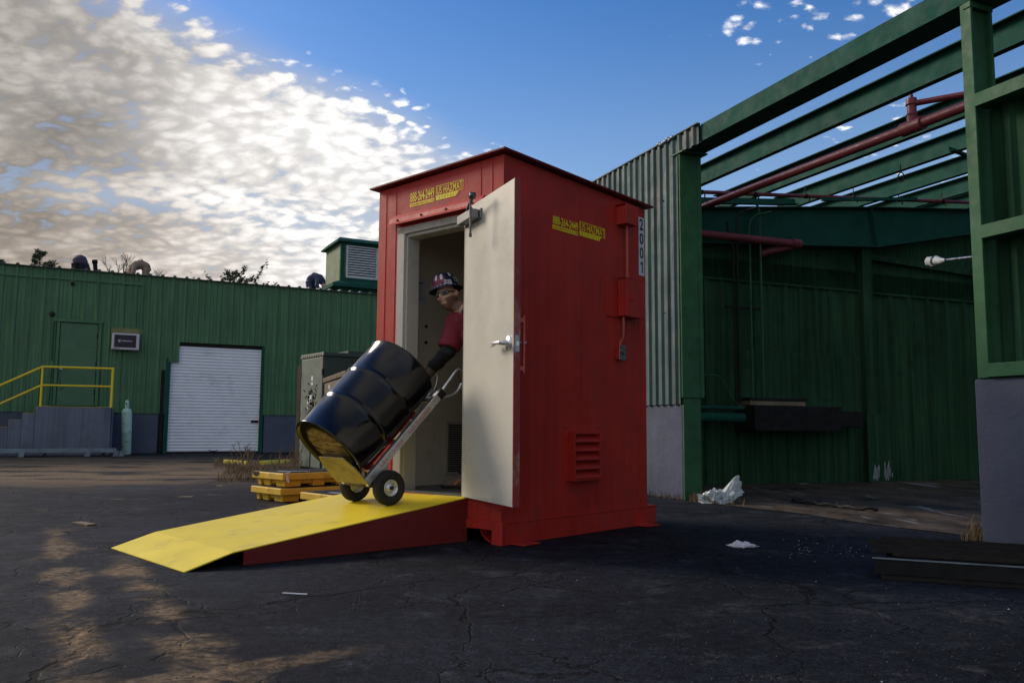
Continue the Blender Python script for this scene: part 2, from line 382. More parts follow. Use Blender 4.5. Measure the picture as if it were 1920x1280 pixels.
def ground_material():
    m = bpy.data.materials.new('worn asphalt'); m.use_nodes = True
    T = NT(m.node_tree); b = m.node_tree.nodes['Principled BSDF']
    v = T.node('ShaderNodeTexCoord').outputs['Object']
    x, y, z = T.sep(v)
    big = T.noise(v, .55, 5, .6); mid = T.noise(v, 3.2, 6, .65); fine = T.noise(v, 55, 3, .7)
    c = T.mix(T.step(big, .35, .68), (.007,.0085,.012), (.018,.0215,.029))
    c = T.mix(T.m('MULTIPLY', T.step(mid, .52, .70), .55), c, (.050,.053,.062))
    c = T.mix(T.m('MULTIPLY', T.step(mid, .46, .30), .75), c, (.009,.009,.010))
    agg = T.node('ShaderNodeTexVoronoi'); agg.inputs['Scale'].default_value = 95; T.l.new(v, agg.inputs['Vector'])
    sp = T.m('MULTIPLY', T.step(agg.outputs['Distance'], .30, .10), T.step(T.noise(v, 1.7, 3, .6), .42, .64, .18, .9))
    rnd = T.sep(agg.outputs['Color'])[0]
    sp = T.m('MULTIPLY', sp, T.step(rnd, .55, .98))
    c = T.mix(T.m('MULTIPLY', sp, .75), c, (.15,.17,.21))
    gr = T.m('MULTIPLY', T.step(T.noise(v, 62, 3, .7), .30, .72, .45, 1.75), T.step(T.noise(v, 17, 5, .7), .30, .70, .55, 1.55))
    c = T.vm('SCALE', c, gr)
    # cracks
    wv = T.vm('ADD', v, T.vm('SCALE', T.noise(v, 1.6, 5, .6, 'Color'), .55))
    vo = T.node('ShaderNodeTexVoronoi', feature='DISTANCE_TO_EDGE'); vo.inputs['Scale'].default_value = .62; T.l.new(wv, vo.inputs['Vector'])
    wid = T.step(T.noise(v, .9, 2, .5), .36, .62, .0015, .012)
    crack = T.step(vo.outputs['Distance'], T.m('MULTIPLY', wid, .35), wid, 1.0, 0.0)
    vo2 = T.node('ShaderNodeTexVoronoi', feature='DISTANCE_TO_EDGE'); vo2.inputs['Scale'].default_value = 1.7; T.l.new(wv, vo2.inputs['Vector'])
    wid2 = T.step(T.noise(T.vm('ADD', v, (7.3,1.1,0)), .8, 2, .5), .40, .60, .0, .034)
    crack2 = T.m('MULTIPLY', T.step(vo2.outputs['Distance'], 0.0, T.m('ADD', wid2, .0001), 1.0, 0.0), T.step(wid2, .001, .006))
    crack = T.m('MAXIMUM', crack, T.m('MULTIPLY', crack2, .8))
    c = T.mix(T.m('MULTIPLY', crack, .92), c, (.003,.003,.003))
    # dried mud: wheel tracks towards the lower left and a wide patch in front of the warehouse
    def track(p, q, w):
        p, q = Vector(p[:2]), Vector(q[:2]); d = (q-p).normalized(); nrm = Vector((-d.y, d.x))
        dist = T.m('ABSOLUTE', T.m('ADD', T.vm('DOT_PRODUCT', v, (nrm.x, nrm.y, 0)), -nrm.dot(p)))
        dist = T.m('ADD', dist, T.m('MULTIPLY', T.m('SUBTRACT', T.noise(v, 1.6, 4, .6), .5), .40))
        al = T.m('ADD', T.vm('DOT_PRODUCT', v, (d.x, d.y, 0)), -d.dot(p))
        lim = T.m('MULTIPLY', T.step(al, -.6, .2), T.step(al, (q-p).length, (q-p).length+.8, 1, 0))
        return T.m('MULTIPLY', T.step(dist, .02, w, 1.0, 0.0), lim)
    t1 = track(gnd(105,1000), gnd(150,1230), .13)
    t2 = track(gnd(235,1060), gnd(400,1260), .15)
    t3 = track(gnd(200,1290), gnd(430,1255), .10)
    far = T.m('MULTIPLY', T.step(y, 10.0, 13.5), T.step(x, -2.5, -5.5))
    far = T.m('MULTIPLY', far, T.step(y, 24, 19))
    tr = T.m('MAXIMUM', T.m('MAXIMUM', t1, t2), T.m('MULTIPLY', t3, .8))
    patch = T.m('MULTIPLY', T.step(T.noise(v, 2.6, 9, .74, dist=.4), .40, .56), T.step(T.noise(v, 22, 6, .75), .36, .56, .35, 1.0))
    fp = T.step(T.noise(T.vm('MULTIPLY', v, (.5,1.0,1)), 1.1, 8, .68), .38, .52)
    loose = T.m('MULTIPLY', T.step(x, -.6, -2.6), T.m('MULTIPLY', T.step(T.noise(v, 1.5, 9, .72), .58, .68), .35))
    mud = T.m('MAXIMUM', T.m('MAXIMUM', T.m('MULTIPLY', tr, patch), T.m('MULTIPLY', far, T.m('MULTIPLY', fp, .9))), loose)
    mudc = T.mix(T.step(T.noise(v, 24, 6, .75), .32, .66), (.10,.067,.036), (.37,.25,.135))
    c = T.mix(T.m('MULTIPLY', mud, .95), c, mudc)
    T.l.new(c, b.inputs['Base Color'])
    ro = T.step(mid, .3, .7, .60, .92)
    T.l.new(ro, b.inputs['Roughness'])
    b.inputs['Specular IOR Level'].default_value = .12
    hgt = T.m('ADD', T.m('MULTIPLY', T.noise(v, 160, 3, .7), .9), T.m('ADD', T.m('MULTIPLY', T.noise(v, 9, 4, .6), .55), T.m('MULTIPLY', crack, -1.4)))
    hgt = T.m('ADD', hgt, T.m('MULTIPLY', agg.outputs['Distance'], -.16))
    bn = T.node('ShaderNodeBump'); bn.inputs['Strength'].default_value = .6; bn.inputs['Distance'].default_value = .010
    T.l.new(hgt, bn.inputs['Height']); T.l.new(bn.outputs[0], b.inputs['Normal'])
    return m
M_GROUND = ground_material()
def slab_material():
    m = bpy.data.materials.new('muddy slab'); m.use_nodes = True
    T = NT(m.node_tree); b = m.node_tree.nodes['Principled BSDF']
    v = T.node('ShaderNodeTexCoord').outputs['Object']
    st = T.vm('MULTIPLY', v, (1.2, .45, 1))
    n = T.noise(st, 1.6, 7, .65); n2 = T.noise(st, 5, 6, .7)
    c = T.mix(T.step(n, .35, .65), (.030,.022,.016), (.105,.075,.048))
    c = T.mix(T.m('MULTIPLY', T.step(n2, .55, .68), .7), c, (.022,.024,.028))
    c = T.mix(T.m('MULTIPLY', T.step(T.noise(T.vm('MULTIPLY', v, (2.2,.4,1)), 1.2, 6, .6), .60, .66), .8), c, (.26,.27,.28))
    T.l.new(c, b.inputs['Base Color'])
    T.l.new(T.step(n2, .35, .65, .35, .85), b.inputs['Roughness'])
    bn = T.node('ShaderNodeBump'); bn.inputs['Strength'].default_value = .4; bn.inputs['Distance'].default_value = .01
    T.l.new(T.noise(v, 30, 5, .6), bn.inputs['Height']); T.l.new(bn.outputs[0], b.inputs['Normal'])
    return m
M_SLAB = slab_material()

# ================================================================== the setting
def build_ground():
    g = MB(); S = 600
    g.add([(-S,-60,0),(S,-60,0),(S,S,0),(-S,S,0)], [(0,1,2,3)])
    tag(g.build('ground', M_GROUND), kind='structure')
build_ground()
W_O = Vector((2.03, 9.9, 0)); W_RZ = math.atan2(-.92408, .38220)
def W2(x, y, z=0):   # a point given along / behind the open bay's front line
    return Vector((W_O.x+.38220*x+.92408*y, W_O.y-.92408*x+.38220*y, z))
def build_slab():
    g = MB()
    edge = [(-2.1,.12),(-1.2,.15),(-.6,.20),(-.25,.24),(.05,.20),(.35,.12),(.55,.04),(.9,.06),(1.3,.14),(1.7,.20),(2.1,.17),(2.5,.15),(2.9,.16),(3.3,.20),(3.75,.24)]
    back = [(7.5,.24),(7.5,14),(-2.1,14)]
    pts = [W2(x, y+random.uniform(-.03,.03), .006) for x, y in edge]+[W2(x, y, .006) for x, y in back]
    g.add(pts, [list(range(len(pts)))])
    tag(g.build('bay_floor', M_SLAB), kind='structure')
build_slab()

def corr(mb, x0, x1, z0, z1, pitch=.34, depth=.03, y=0.0, minor=True, mi=0, top=None, wr=.35):
    """ribbed sheet in the x/z plane bulging towards -y"""
    prof = []
    k0 = math.floor(x0/pitch)-1
    k = k0
    while k*pitch < x1+pitch:
        c = k*pitch; h = pitch*wr/2; t = h*.5
        prof += [(c-h, 0), (c-t, depth), (c+t, depth), (c+h, 0)]
        if minor:
            for q in (.36, .64):
                cc = c+pitch*q; prof += [(cc-.018, 0), (cc-.007, .007), (cc+.007, .007), (cc+.018, 0)]
        k += 1
    def yo(x):
        for (a, ya), (b, yb) in zip(prof, prof[1:]):
            if a <= x <= b: return ya+(yb-ya)*((x-a)/(b-a) if b > a else 0)
        return 0
    xs = [(x0, yo(x0))]+[(a, d) for a, d in prof if x0 < a < x1]+[(x1, yo(x1))]
    vs = []; n = len(xs)
    for a, d in xs: vs += [(a, y-d, z0), (a, y-d, z1 if top is None else top(a))]
    mb.add(vs, [(2*i, 2*i+2, 2*i+3, 2*i+1) for i in range(n-1)], mi)
    # back face and closing strips give the sheet its thickness
    b = [(x0, y+.012, z0), (x1, y+.012, z0), (x1, y+.012, z1 if top is None else top(x1)), (x0, y+.012, z1 if top is None else top(x0))]
    mb.add(b, [(3,2,1,0)], mi)
    tv = [(a, y-d, z1 if top is None else top(a)) for a, d in xs]; mb.add(tv+[b[2], b[3]], [list(range(n+2))], mi)
    bv = [(a, y-d, z0) for a, d in xs]; mb.add(bv+[b[1], b[0]], [list(range(n+1, -1, -1))], mi)

# ================================================================== the warehouse on the left
L_O = Vector((-12.2869, 24.0619, 0)); L_RZ = 0.4853
def L2(x, y, z=0): return Vector((L_O.x+math.cos(L_RZ)*x-math.sin(L_RZ)*y, L_O.y+math.sin(L_RZ)*x+math.cos(L_RZ)*y, z))
def build_warehouse():
    t = thing('warehouse', 'long low green ribbed metal warehouse with a grey concrete base and a white roller door', 'warehouse', L_O, L_RZ)
    XL, XR, H = -9.0, 13.0, 5.22
    g = MB()
    for a, b, z0, z1 in ((XL,-.66,1.17,H),(-.66,.52,3.80,H),(.52,2.28,1.17,H),(2.28,2.62,2.70,H),(2.62,5.12,3.31,H),(5.12,XR,1.17,H)):
        corr(g, a, b, z0, z1)
    g.box(XL, 2.20, .03, .2, 1.15, H-.02); g.box(5.14, XR, .03, .2, 1.15, H-.02); g.box(2.20, 5.14, .03, .2, 3.45, H-.02)
    g.build('wall', M_GREEN, t)
    g = MB(); g.box(XL, XR, .25, 16, 0, 5.05); g.build('wall_core', M_GREENI, t)
    g = MB()
    g.box(XL, 2.14, .02, .24, 0, 1.168); g.box(5.18, XR, .02, .24, 0, 1.168)
    g.build('concrete_base', M_CONC, t, bevel=.02)
    # roof sheet with ribs and a slim dark eave
    g = MB()
    g.hexa([(XL,-.10,5.225),(XR,-.10,5.225),(XR,16,5.9),(XL,16,5.9),(XL,-.10,5.245),(XR,-.10,5.245),(XR,16,5.93),(XL,16,5.93)])
    for i in range(int((XR-XL)/.34)):
        x = XL+.17+i*.34
        g.hexa([(x-.055,-.11,5.247),(x+.055,-.11,5.247),(x+.055,16,5.931),(x-.055,16,5.931),(x-.025,-.11,5.295),(x+.025,-.11,5.295),(x+.025,16,5.98),(x-.025,16,5.98)])
    g.build('roof', [mat('dull roof sheet', (.10,.115,.10), .5, .3, var=.2)], t)
    # long trim strip under the eave that turns down at its end
    g = MB(); g.box(XL, 1.55, -.052, -.034, 4.925, 4.975); g.box(1.50, 1.55, -.052, -.034, 3.35, 4.925)
    g.build('trim_strip', M_GREENT, t)
    # steel man door with frame, hinges and knob
    d = MB(); d.box(-.545, .40, -.030, .06, 1.36, 3.70)
    do = d.build('door', mat('door green', (.062,.16,.078), .5, var=.1, vs=1.2, dirt=(.02,.05,.03), dirt_amt=.5, ds=1.1), t, bevel=.006)
    f = MB()
    f.box(-.64, -.565, -.055, .08, 1.36, 3.72); f.box(.42, .50, -.055, .08, 1.36, 3.72); f.box(-.70, .53, -.075, .08, 3.722, 3.79)
    f.build('frame', M_GREENT, do, bevel=.006)
    for z in (1.75, 2.55, 3.35):
        h = MB(); h.box(.385, .425, -.046, -.032, z-.07, z+.07); h.build('hinge', M_DARK, do)
    k = MB(); k.ball((-.47,-.06,2.40), .045); k.tube([(-.47,-.03,2.40),(-.47,-.06,2.40)], .02); k.build('knob', M_WHT, do)
    w = MB(); w.tube([(-.50,-.045,2.36),(-.53,-.05,2.2),(-.47,-.05,1.98),(-.40,-.05,1.86),(-.46,-.05,1.78)], .006, 6); w.build('loose_cable', M_DARK, do)
    # white slatted roller door in a green frame
    s = MB(); n = 34; z0 = .05; zt = 3.20; dz = (zt-z0)/n
    for i in range(n):
        z = z0+i*dz; y0 = .10
        vs = []
        prof = [(0,0),(.012,.012),(.026,.35),(.022,.72),(.004,.93),(0,1)]
        for yy, q in prof: vs += [(2.41, y0-yy, z+q*dz), (5.045, y0-yy, z+q*dz)]
        s.add(vs, [(2*k, 2*k+1, 2*k+3, 2*k+2) for k in range(len(prof)-1)])
    s.box(2.41, 5.045, .102, .14, .05, 3.20)
    ro = s.build('roller_door', M_DOORW, t)
    b = MB(); b.box(2.41, 5.045, .06, .13, .004, .049); b.build('bottom_bar', M_DARK, ro)
    b = MB(); b.box(4.80, 5.02, .045, .066, .93, 1.00); b.build('latch', M_DARK, ro)
    b = MB(); b.tube([(3.60,.075,.10),(3.64,.04,.07),(3.72,.035,.06),(3.80,.04,.07),(3.84,.075,.10)], .012, 6); b.build('pull_handle', M_DARK, ro)
    b = MB(); b.box(2.40, 5.06, .08, .20, 3.205, 3.32); b.build('curtain_roll', M_IRON, ro)
    f = MB(); f.box(2.28, 2.40, -.02, .18, 0, 2.82); f.build('side_post', M_GREEND, ro, bevel=.008)
    f = MB(); f.box(5.05, 5.15, -.01, .18, 0, 3.30); f.build('side_post', M_GREEND, ro, bevel=.008)
    g = MB(); g.box(2.15, 2.26, -.01, .22, 0, 2.46); g.build('broken_gap', M_DARK, t)
    # small wall fittings
    g = MB(); M = Matrix.Translation((-.78,-.035,3.92)) @ Matrix.Rotation(R(90), 4, 'X')
    g.lathe([(.0,.03),(.05,.03),(.07,.02),(.07,0)], 14, M); g.build('wall_socket', M_IRON, t)
    g = MB(); g.box(-.36, -.27, -.055, -.036, 4.77, 4.87); g.build('vent_plug', M_DARK, t)
    g = MB(); g.box(.74, 1.60, -.0365, -.0315, 3.475, 3.62); 
    for k in range(9): g.box(.76+k*.09, .80+k*.09, -.0365, -.0315, 3.62, 3.62+random.uniform(.01,.04))
    g.build('primer_patch', M_DIRTC, t)
    # conduit beside the door
    g = MB(); g.tube([(-.72,-.05,3.72),(-.72,-.05,2.62)], .016, 8); g.tube([(-.70,-.05,2.45),(-.73,-.05,1.3)], .014, 8); g.build('conduit', M_GREEND, t)
    return t
build_warehouse()
def build_ac():
    t = thing('wall_air_conditioner', 'white box of a wall air conditioner with a black front on the green warehouse wall', 'air conditioner', L2(1.13,-.035,3.225), L_RZ)
    g = MB(); g.box(-.36,.36,-.24,0,-.235,.235); g.build('casing', mat('ivory plastic', (.62,.58,.62), .5, var=.06), t, bevel=.012)
    g = MB(); g.box(-.30,.275,-.252,-.238,-.17,.19); p = g.build('front_panel', M_SCREEN, t, bevel=.004)
    g = MB(); g.text('FRIEDRICH', (-.10,-.253,.0), (1,0,0), (0,0,1), .27, .028, bold=.03)
    g.add([], [])
    M = Matrix.Translation((-.155,-.2535,.012)) @ Matrix.Rotation(R(90), 4, 'X')
    for a0, a1, rr in ((20,300,.036),(120,330,.020)):
        n = 14; vs = []
        for i in range(n+1):
            a = R(a0+(a1-a0)*i/n)
            vs += [M @ Vector((math.cos(a)*(rr-.007), math.sin(a)*(rr-.007), 0)), M @ Vector((math.cos(a)*(rr+.004), math.sin(a)*(rr+.004), 0))]
        g.add(vs, [(2*i, 2*i+1, 2*i+3, 2*i+2) for i in range(n)])
    g.build('lettering', M_WHT, p)
    g = MB()
    for i in range(16): g.box(-.33+i*.012,-.326+i*.012,-.246,-.2405,-.215,-.195)
    g.build('grille', M_BLKP, t)
build_ac()
def build_landing():
    t = thing('concrete_landing', 'grey painted concrete landing with steps down its left side under the green door', 'landing', L2(0,0), L_RZ)
    y0, y1 = -1.45, -.06
    g = MB(); g.box(-1.0, .80, y0, y1, 0, 1.30); g.build('platform', M_CONCP, t, bevel=.02)
    g = MB(); g.box(.805,.86, y0+.03, y1, 0, 1.27); g.build('end_slab', M_CONC, t, bevel=.015)
    for i, z in enumerate((1.13, .945, .755, .57, .38, .19)):
        g = MB(); g.box(-1.0-.30*(i+1), -1.003-.30*i, y0, y1, 0, z); so_ = g.build('step', M_CONCP, t, bevel=.015)
        g = MB(); g.box(-1.0-.30*(i+1)+.01, -1.01-.30*i, y0-.004, y0+.09, z, z+.006); g.build('yellow_nosing', M_RAIL, so_)
    g = MB(); g.box(-.98,.78, y0-.003, y0+.05, 1.301, 1.308); g.build('yellow_edge', M_RAIL, t)
build_landing()
def build_handrail():
    t = thing('handrail', 'bright yellow tube handrail along the concrete landing and down its steps', 'handrail', L2(0,0), L_RZ)
    y = -1.38; r = .030
    g = MB(); g.tube([(-.90,y,2.35),(.79,y,2.36)], r); g.tube([(-.90,y,2.35),(-2.9,y,1.24)], r); g.build('top_rail', M_RAIL, t)
    g = MB(); g.tube([(-.90,y,1.86),(.79,y,1.87)], r*.9); g.tube([(-.90,y,1.86),(-2.9,y,.75)], r*.9); g.build('mid_rail', M_RAIL, t)
    for x, z0, z1 in ((-.90,1.30,2.36),(.79,1.30,2.39),(-2.7,.19,1.35)):
        g = MB(); g.tube([(x,y,z0),(x,y,z1)], .036 if x > 0 else r); g.build('post', M_RAIL, t)
build_handrail()
def build_cylinder():
    p = L2(1.27,-.62)
    t = thing('gas_cylinder', 'tall mint green gas cylinder with rust streaks standing beside the roller door', 'gas cylinder', p)
    t.rotation_euler = (R(1.2), R(-1.0), 0)
    g = MB()
    g.lathe([(0,.0),(.125,.0),(.135,.02),(.135,.60),(.137,.605),(.137,.62),(.135,.625),(.135,1.17),(.125,1.24),(.095,1.285),(.05,1.30),(.05,1.32),(0,1.32)], 28)
    g.build('cylinder_body', M_MINT, t)
    g = MB(); g.lathe([(.055,1.31),(.058,1.36),(.05,1.50),(.03,1.53),(.0,1.535)], 16); c = g.build('valve_cap', M_MINT, t)
    g = MB(); M = Matrix.Translation((0,-.056,1.43)) @ Matrix.Rotation(R(90),4,'X') @ Matrix.Scale(1.8,4,(0,1,0)); g.disc(M, .018, 12); g.build('cap_slot', M_DARK, c)
build_cylinder()
def build_beams():
    t = thing('steel_channel', 'long blue grey steel channel lying on short blocks along the foot of the landing', 'steel channel', L2(0,-1.95), L_RZ)
    g = MB()
    g.bar((-3.0,0,.20),(.95,0,.20), .22, .02); g.bar((-3.0,-.11,.15),(.95,-.11,.15), .02, .10); g.bar((-3.0,.11,.15),(.95,.11,.15), .02, .10)
    g.build('channel', M_BLUESTEEL, t, bevel=.004)
    for x in (-2.1,-1.25,-.75,.25,.62,.92,1.06):
        big = x in (-1.25,.25,.92,1.06)
        g = MB(); h = .145 if big else .09; y = random.uniform(-.25,-.16); w = .065 if big else .045
        g.prism([(x-w,y,.004),(x+w,y,.004),(x+w+.03,y,h),(x-w+.05,y,h)], (0,.5,0)); g.build('support_block', M_BLUESTEEL if big else M_IRON, t, bevel=.005)
build_beams()
def build_vent():
    t = thing('roof_ventilator', 'boxy green rooftop ventilator with white louvres and a hipped cap on the warehouse roof', 'ventilator', L2(7.75,.9), L_RZ)
    W, D, z0, z1 = 3.4, 1.9, 5.78, 7.12
    g = MB(); g.box(0, W, 0, D, z0, z1); g.build('housing', M_VENT, t)
    g = MB(); g.box(-.02,.12,-.02,.02,z0,z1); g.box(-.02,.02,.02,.10,z0,z1); g.box(.14,W,-.02,.02,z0,z0+.16); g.box(.14,W,-.02,.02,z1-.10,z1); g.box(1.33,1.40,-.02,.02,z0+.16,z1-.10); g.build('corner_trim', M_GREEND, t)
    g = MB(); g.add([(-.16,-.16,z1-.02),(W+.16,-.16,z1-.02),(W+.16,D+.16,z1-.02),(-.16,D+.16,z1-.02),(-.02,.15,z1+.18),(W,.15,z1+.18),(W,D-.3,z1+.18),(-.02,D-.3,z1+.18),(-.16,-.16,z1+.03),(W+.16,-.16,z1+.03),(W+.16,D+.16,z1+.03),(-.16,D+.16,z1+.03)],
        [(3,2,1,0),(0,1,9,8),(1,2,10,9),(2,3,11,10),(3,0,8,11),(8,9,5,4),(9,10,6,5),(10,11,7,6),(11,8,4,7),(4,5,6,7)])
    g.build('cap', M_GREEND, t)
    g = MB(); g.add([(-.35,-.32,z0-.14),(W,-.32,z0-.14),(W,D+.3,z0-.14),(-.35,D+.3,z0-.14),(-.02,-.02,z0),(W,-.02,z0),(W,D,z0),(-.02,D,z0),(-.35,-.32,z0-.26),(W,-.32,z0-.26),(W,D+.3,z0-.26),(-.35,D+.3,z0-.26)],
        [(4,5,6,7),(0,1,5,4),(1,2,6,5),(2,3,7,6),(3,0,4,7),(8,9,1,0),(9,10,2,1),(10,11,3,2),(11,8,0,3),(11,10,9,8)])
    g.box(-.10,W,-.10,D,5.15,z0-.26); g.build('flared_base', M_GREEND, t)
    M_SL = mat('white louvre paint', (.55,.58,.58), .5, var=.15, vs=4, dirt=(.2,.17,.14), dirt_amt=.5, ds=5)
    for x0, x1, mm in ((.17,1.30,M_SL),(1.44,2.5,M_GREEND)):
        g = MB(); g.box(x0,x0+.06,-.05,-.022,z0+.10,z1-.12); g.box(x1-.06,x1,-.05,-.022,z0+.10,z1-.12); g.box(x0+.06,x1-.06,-.05,-.022,z0+.10,z0+.14); g.box(x0+.06,x1-.06,-.05,-.022,z1-.16,z1-.12)
        fr = g.build('louvre_frame', mm, t)
        g = MB(); g.box(x0+.06,x1-.06,-.0215,-.0205,z0+.14,z1-.16); g.build('dark_opening', M_DARK, fr)
        g = MB(); n = 12; hz = (z1-z0-.30)/n
        for i in range(n):
            z = z0+.14+i*hz
            g.hexa([(x0+.06,-.05,z),(x1-.06,-.05,z),(x1-.06,-.024,z+hz*.50),(x0+.06,-.024,z+hz*.50),(x0+.06,-.05,z+.012),(x1-.06,-.05,z+.012),(x1-.06,-.024,z+hz*.50+.012),(x0+.06,-.024,z+hz*.50+.012)])
            g.box(x0+.06,x1-.06,-.054,-.0505,z,z+hz*.42)
        g.build('slats', mm, fr)
build_vent()

# ================================================================== the roofless green steel bay on the right
def build_bay():
    t = thing('steel_bay', 'roofless green steel building frame with galvanised cladding and an open front', 'building', W_O, W_RZ)
    zt = lambda y: 4.315+.085*max(y, 0)
    # galvanised cladding left of the opening
    g = MB(); corr(g, -7.5, -.02, 1.11, 4.335, pitch=.145, depth=.026, y=-.03, minor=False, wr=.62)
    corr(g, -.018, .40, 4.11, 4.337, pitch=.145, depth=.026, y=-.03, minor=False, wr=.62)
    for k in range(26):
        x = -2.6+.215*(k % 13)+.1; z = 3.62 if k < 13 else 2.25
        g.lathe([(0,.014),(.010,.010),(.012,0)], 6, Matrix.Translation((x+random.uniform(-.01,.01), -.034, z+random.uniform(-.03,.03))) @ Matrix.Rotation(R(90),4,'X'), 1)
    g.bar((-7.5,-.040,4.345),(.40,-.040,4.345), .052, .014)
    cl = g.build('cladding', [M_GALV, M_DARK], t)
    g = MB(); 
    for k in range(7):
        x = -.42+k*.05; g.ball((x,-.05,4.335+random.uniform(-.01,.02)), (.05,.035,.025))
    g.build('torn_flashing', M_BLUESTEEL, cl)
    # concrete base walls either side of the opening
    g = MB(); g.box(-7.5,-.045,-.02,.22,0,1.105); g.build('concrete_base', M_CONC, t, bevel=.012)
    g = MB(); g.box(3.81,9,-.0,.30,0,1.205); g.build('concrete_base', M_CONC, t, bevel=.012)
    # columns
    g = MB(); g.box(-.04,-.004,-.022,.215,0,1.18); g.box(-.06,.012,-.045,.25,1.182,4.10); g.box(.012,.026,.20,.252,1.185,4.10); g.box(-.16,.10,-.06,.30,4.102,4.125)
    g.build('column', M_GREENL, t, bevel=.006)
    g = MB(); g.box(3.85,3.945,-.012,.012,1.21,4.128); g.box(3.89,3.905,.012,.20,1.21,4.128); g.box(3.85,3.945,.20,.225,1.21,4.128); g.box(3.88,3.95,-.02,.23,4.08,4.127)
    g.build('column', M_GREENL, t, bevel=.004)
    # eave beam (channel) and the purlins of the roof slope
    g = MB(); g.box(.402,9,-.012,.004,4.13,4.335); g.box(-7.5,9,.006,.28,4.128,4.142); g.box(-7.5,9,.006,.10,4.322,4.335); g.box(-7.5,.40,.0,.012,4.145,4.32)
    g.build('eave_beam', M_GREEND, t, bevel=.004)
    for i in range(1, 10):
        y = 1.2*i; z = zt(y)+.055*(i == 1)
        g = MB(); x0 = -2.6 if i < 4 else -6; x1 = 9
        g.box(x0,x1,y,y+.010,z-.24,z); g.box(x0,x1,y+.011,y+.085,z-.24,z-.228); g.box(x0,x1,y-.075,y-.001,z-.012,z)
        p = g.build('purlin', M_GREEND, t)
    # tapered rafter standing on the side wall, with its stiffener and post
    X = -1.98
    g = MB()
    g.prism([(X,1.0,3.52),(X,5.03,3.80),(X,7.6,4.30),(X,12,4.75),(X,12,5.08),(X,5.03,4.45),(X,1.0,4.02)], (-.014,0,0))
    for a, b in (((1.0,3.515),(5.03,3.795)),((5.03,3.795),(7.6,4.295)),((1.0,4.025),(5.03,4.455)),((5.03,4.455),(12,5.085))):
        g.bar((X-.007,a[0],a[1]),(X-.007,b[0],b[1]), .20, .014)
    g.bar((X+.05,5.02,3.80),(X+.05,4.92,4.45), .012, .10, up=(1,0,0))
    g.build('rafter', M_GREEND, t)
    g = MB(); g.box(X-.18,X-.02,4.79,5.0,0,3.775); g.build('wall_post', M_GREENI, t, bevel=.006)
    # inner side wall: ribbed liner below, flat boards above
    XI = -2.13
    Mx = Matrix.Translation((XI,0,0)) @ Matrix.Rotation(R(90),4,'Z')      # sheet x -> bay y, bulging towards +x
    def sheet(y0, y1, z0, z1, pitch, minor, name, m, depth=.03, wr=.35):
        g = MB(); corr(g, y0, y1, z0, z1, pitch=pitch, depth=depth, minor=minor, wr=wr)
        g.v = [Mx @ v for v in g.v]; return g.build(name, m, t)
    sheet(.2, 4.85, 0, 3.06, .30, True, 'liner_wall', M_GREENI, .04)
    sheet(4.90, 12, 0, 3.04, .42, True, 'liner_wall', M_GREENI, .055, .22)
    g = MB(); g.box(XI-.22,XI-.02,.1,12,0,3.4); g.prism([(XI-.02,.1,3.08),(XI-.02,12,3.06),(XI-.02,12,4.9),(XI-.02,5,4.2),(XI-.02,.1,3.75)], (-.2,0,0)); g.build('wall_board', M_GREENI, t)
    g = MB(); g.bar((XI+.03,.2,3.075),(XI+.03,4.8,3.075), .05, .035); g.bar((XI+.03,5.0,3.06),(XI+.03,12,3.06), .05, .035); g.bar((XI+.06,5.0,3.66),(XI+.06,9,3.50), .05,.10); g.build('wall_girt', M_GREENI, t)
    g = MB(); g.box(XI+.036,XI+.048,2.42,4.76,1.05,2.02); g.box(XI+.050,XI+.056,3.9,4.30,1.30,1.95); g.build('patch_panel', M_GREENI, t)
    g = MB(); g.box(X+.02,X+.04,4.72,5.28,0,1.08); pp = g.build('kick_plate', M_GREENI, t)
    g = MB()
    for k in range(46):
        y = 4.86+random.choice((0,0,.22))+random.gauss(0,.045); z = random.uniform(.02,.16); h = random.uniform(.03,.30)*(1-abs(random.gauss(0,.3)))
        w = random.uniform(.002,.008); g.add([(X+.0425,y-w,z),(X+.0425,y+w,z),(X+.0425,y+w*.4+.02,z+h),(X+.0425,y-w*.2,z+h*.8)], [(0,1,2,3)])
    g.build('scraped_paint', M_WHITEST, pp)
    # far walls of the bay close the view between the purlins
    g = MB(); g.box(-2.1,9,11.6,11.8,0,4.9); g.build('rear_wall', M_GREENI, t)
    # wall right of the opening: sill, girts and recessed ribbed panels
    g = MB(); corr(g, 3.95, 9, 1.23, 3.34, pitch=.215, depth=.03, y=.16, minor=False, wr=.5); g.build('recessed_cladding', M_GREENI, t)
    for z in (1.215, 2.255, 3.275):
        g = MB(); g.box(3.947,9,-.030,-.014,z,z+.10); g.box(3.947,9,-.013,.115,z+.088,z+.10); g.box(3.947,9,-.013,.115,z,z+.010)
        g.build('girt', M_GREENL, t, bevel=.003)
    # short broken angles left hanging under the purlins
    for a, b, w in (((-1.6,.6,3.98),(-1.1,2.7,4.05),.09),((-1.3,.6,3.90),(-.9,2.3,3.95),.07),((-.6,2.7,3.98),(-.5,4.4,4.15),.05),((.9,3.4,4.33),(.3,5.6,4.42),.06),((1.1,5.2,4.36),(1.2,7.6,4.45),.10)):
        g = MB(); g.bar(a,b,w,.008); g.bar((a[0]-w/2,a[1],a[2]+w/2),(b[0]-w/2,b[1],b[2]+w/2),.008,w); g.build('broken_brace', M_GREEND, t)
    g = MB(); n = 14; g.tube([(.7,2.75,4.12),(.7,2.75,4.02)], .006, 6)
    g.tube([(.7+.045*math.sin(2*math.pi*k/n),2.75,3.96+.06*math.cos(2*math.pi*k/n)) for k in range(n+1)], .008, 6); g.build('hanging_hook', M_DARK, t)
    return t
build_bay()
def bay_thing(name, label, cat): return thing(name, label, cat, W_O, W_RZ)
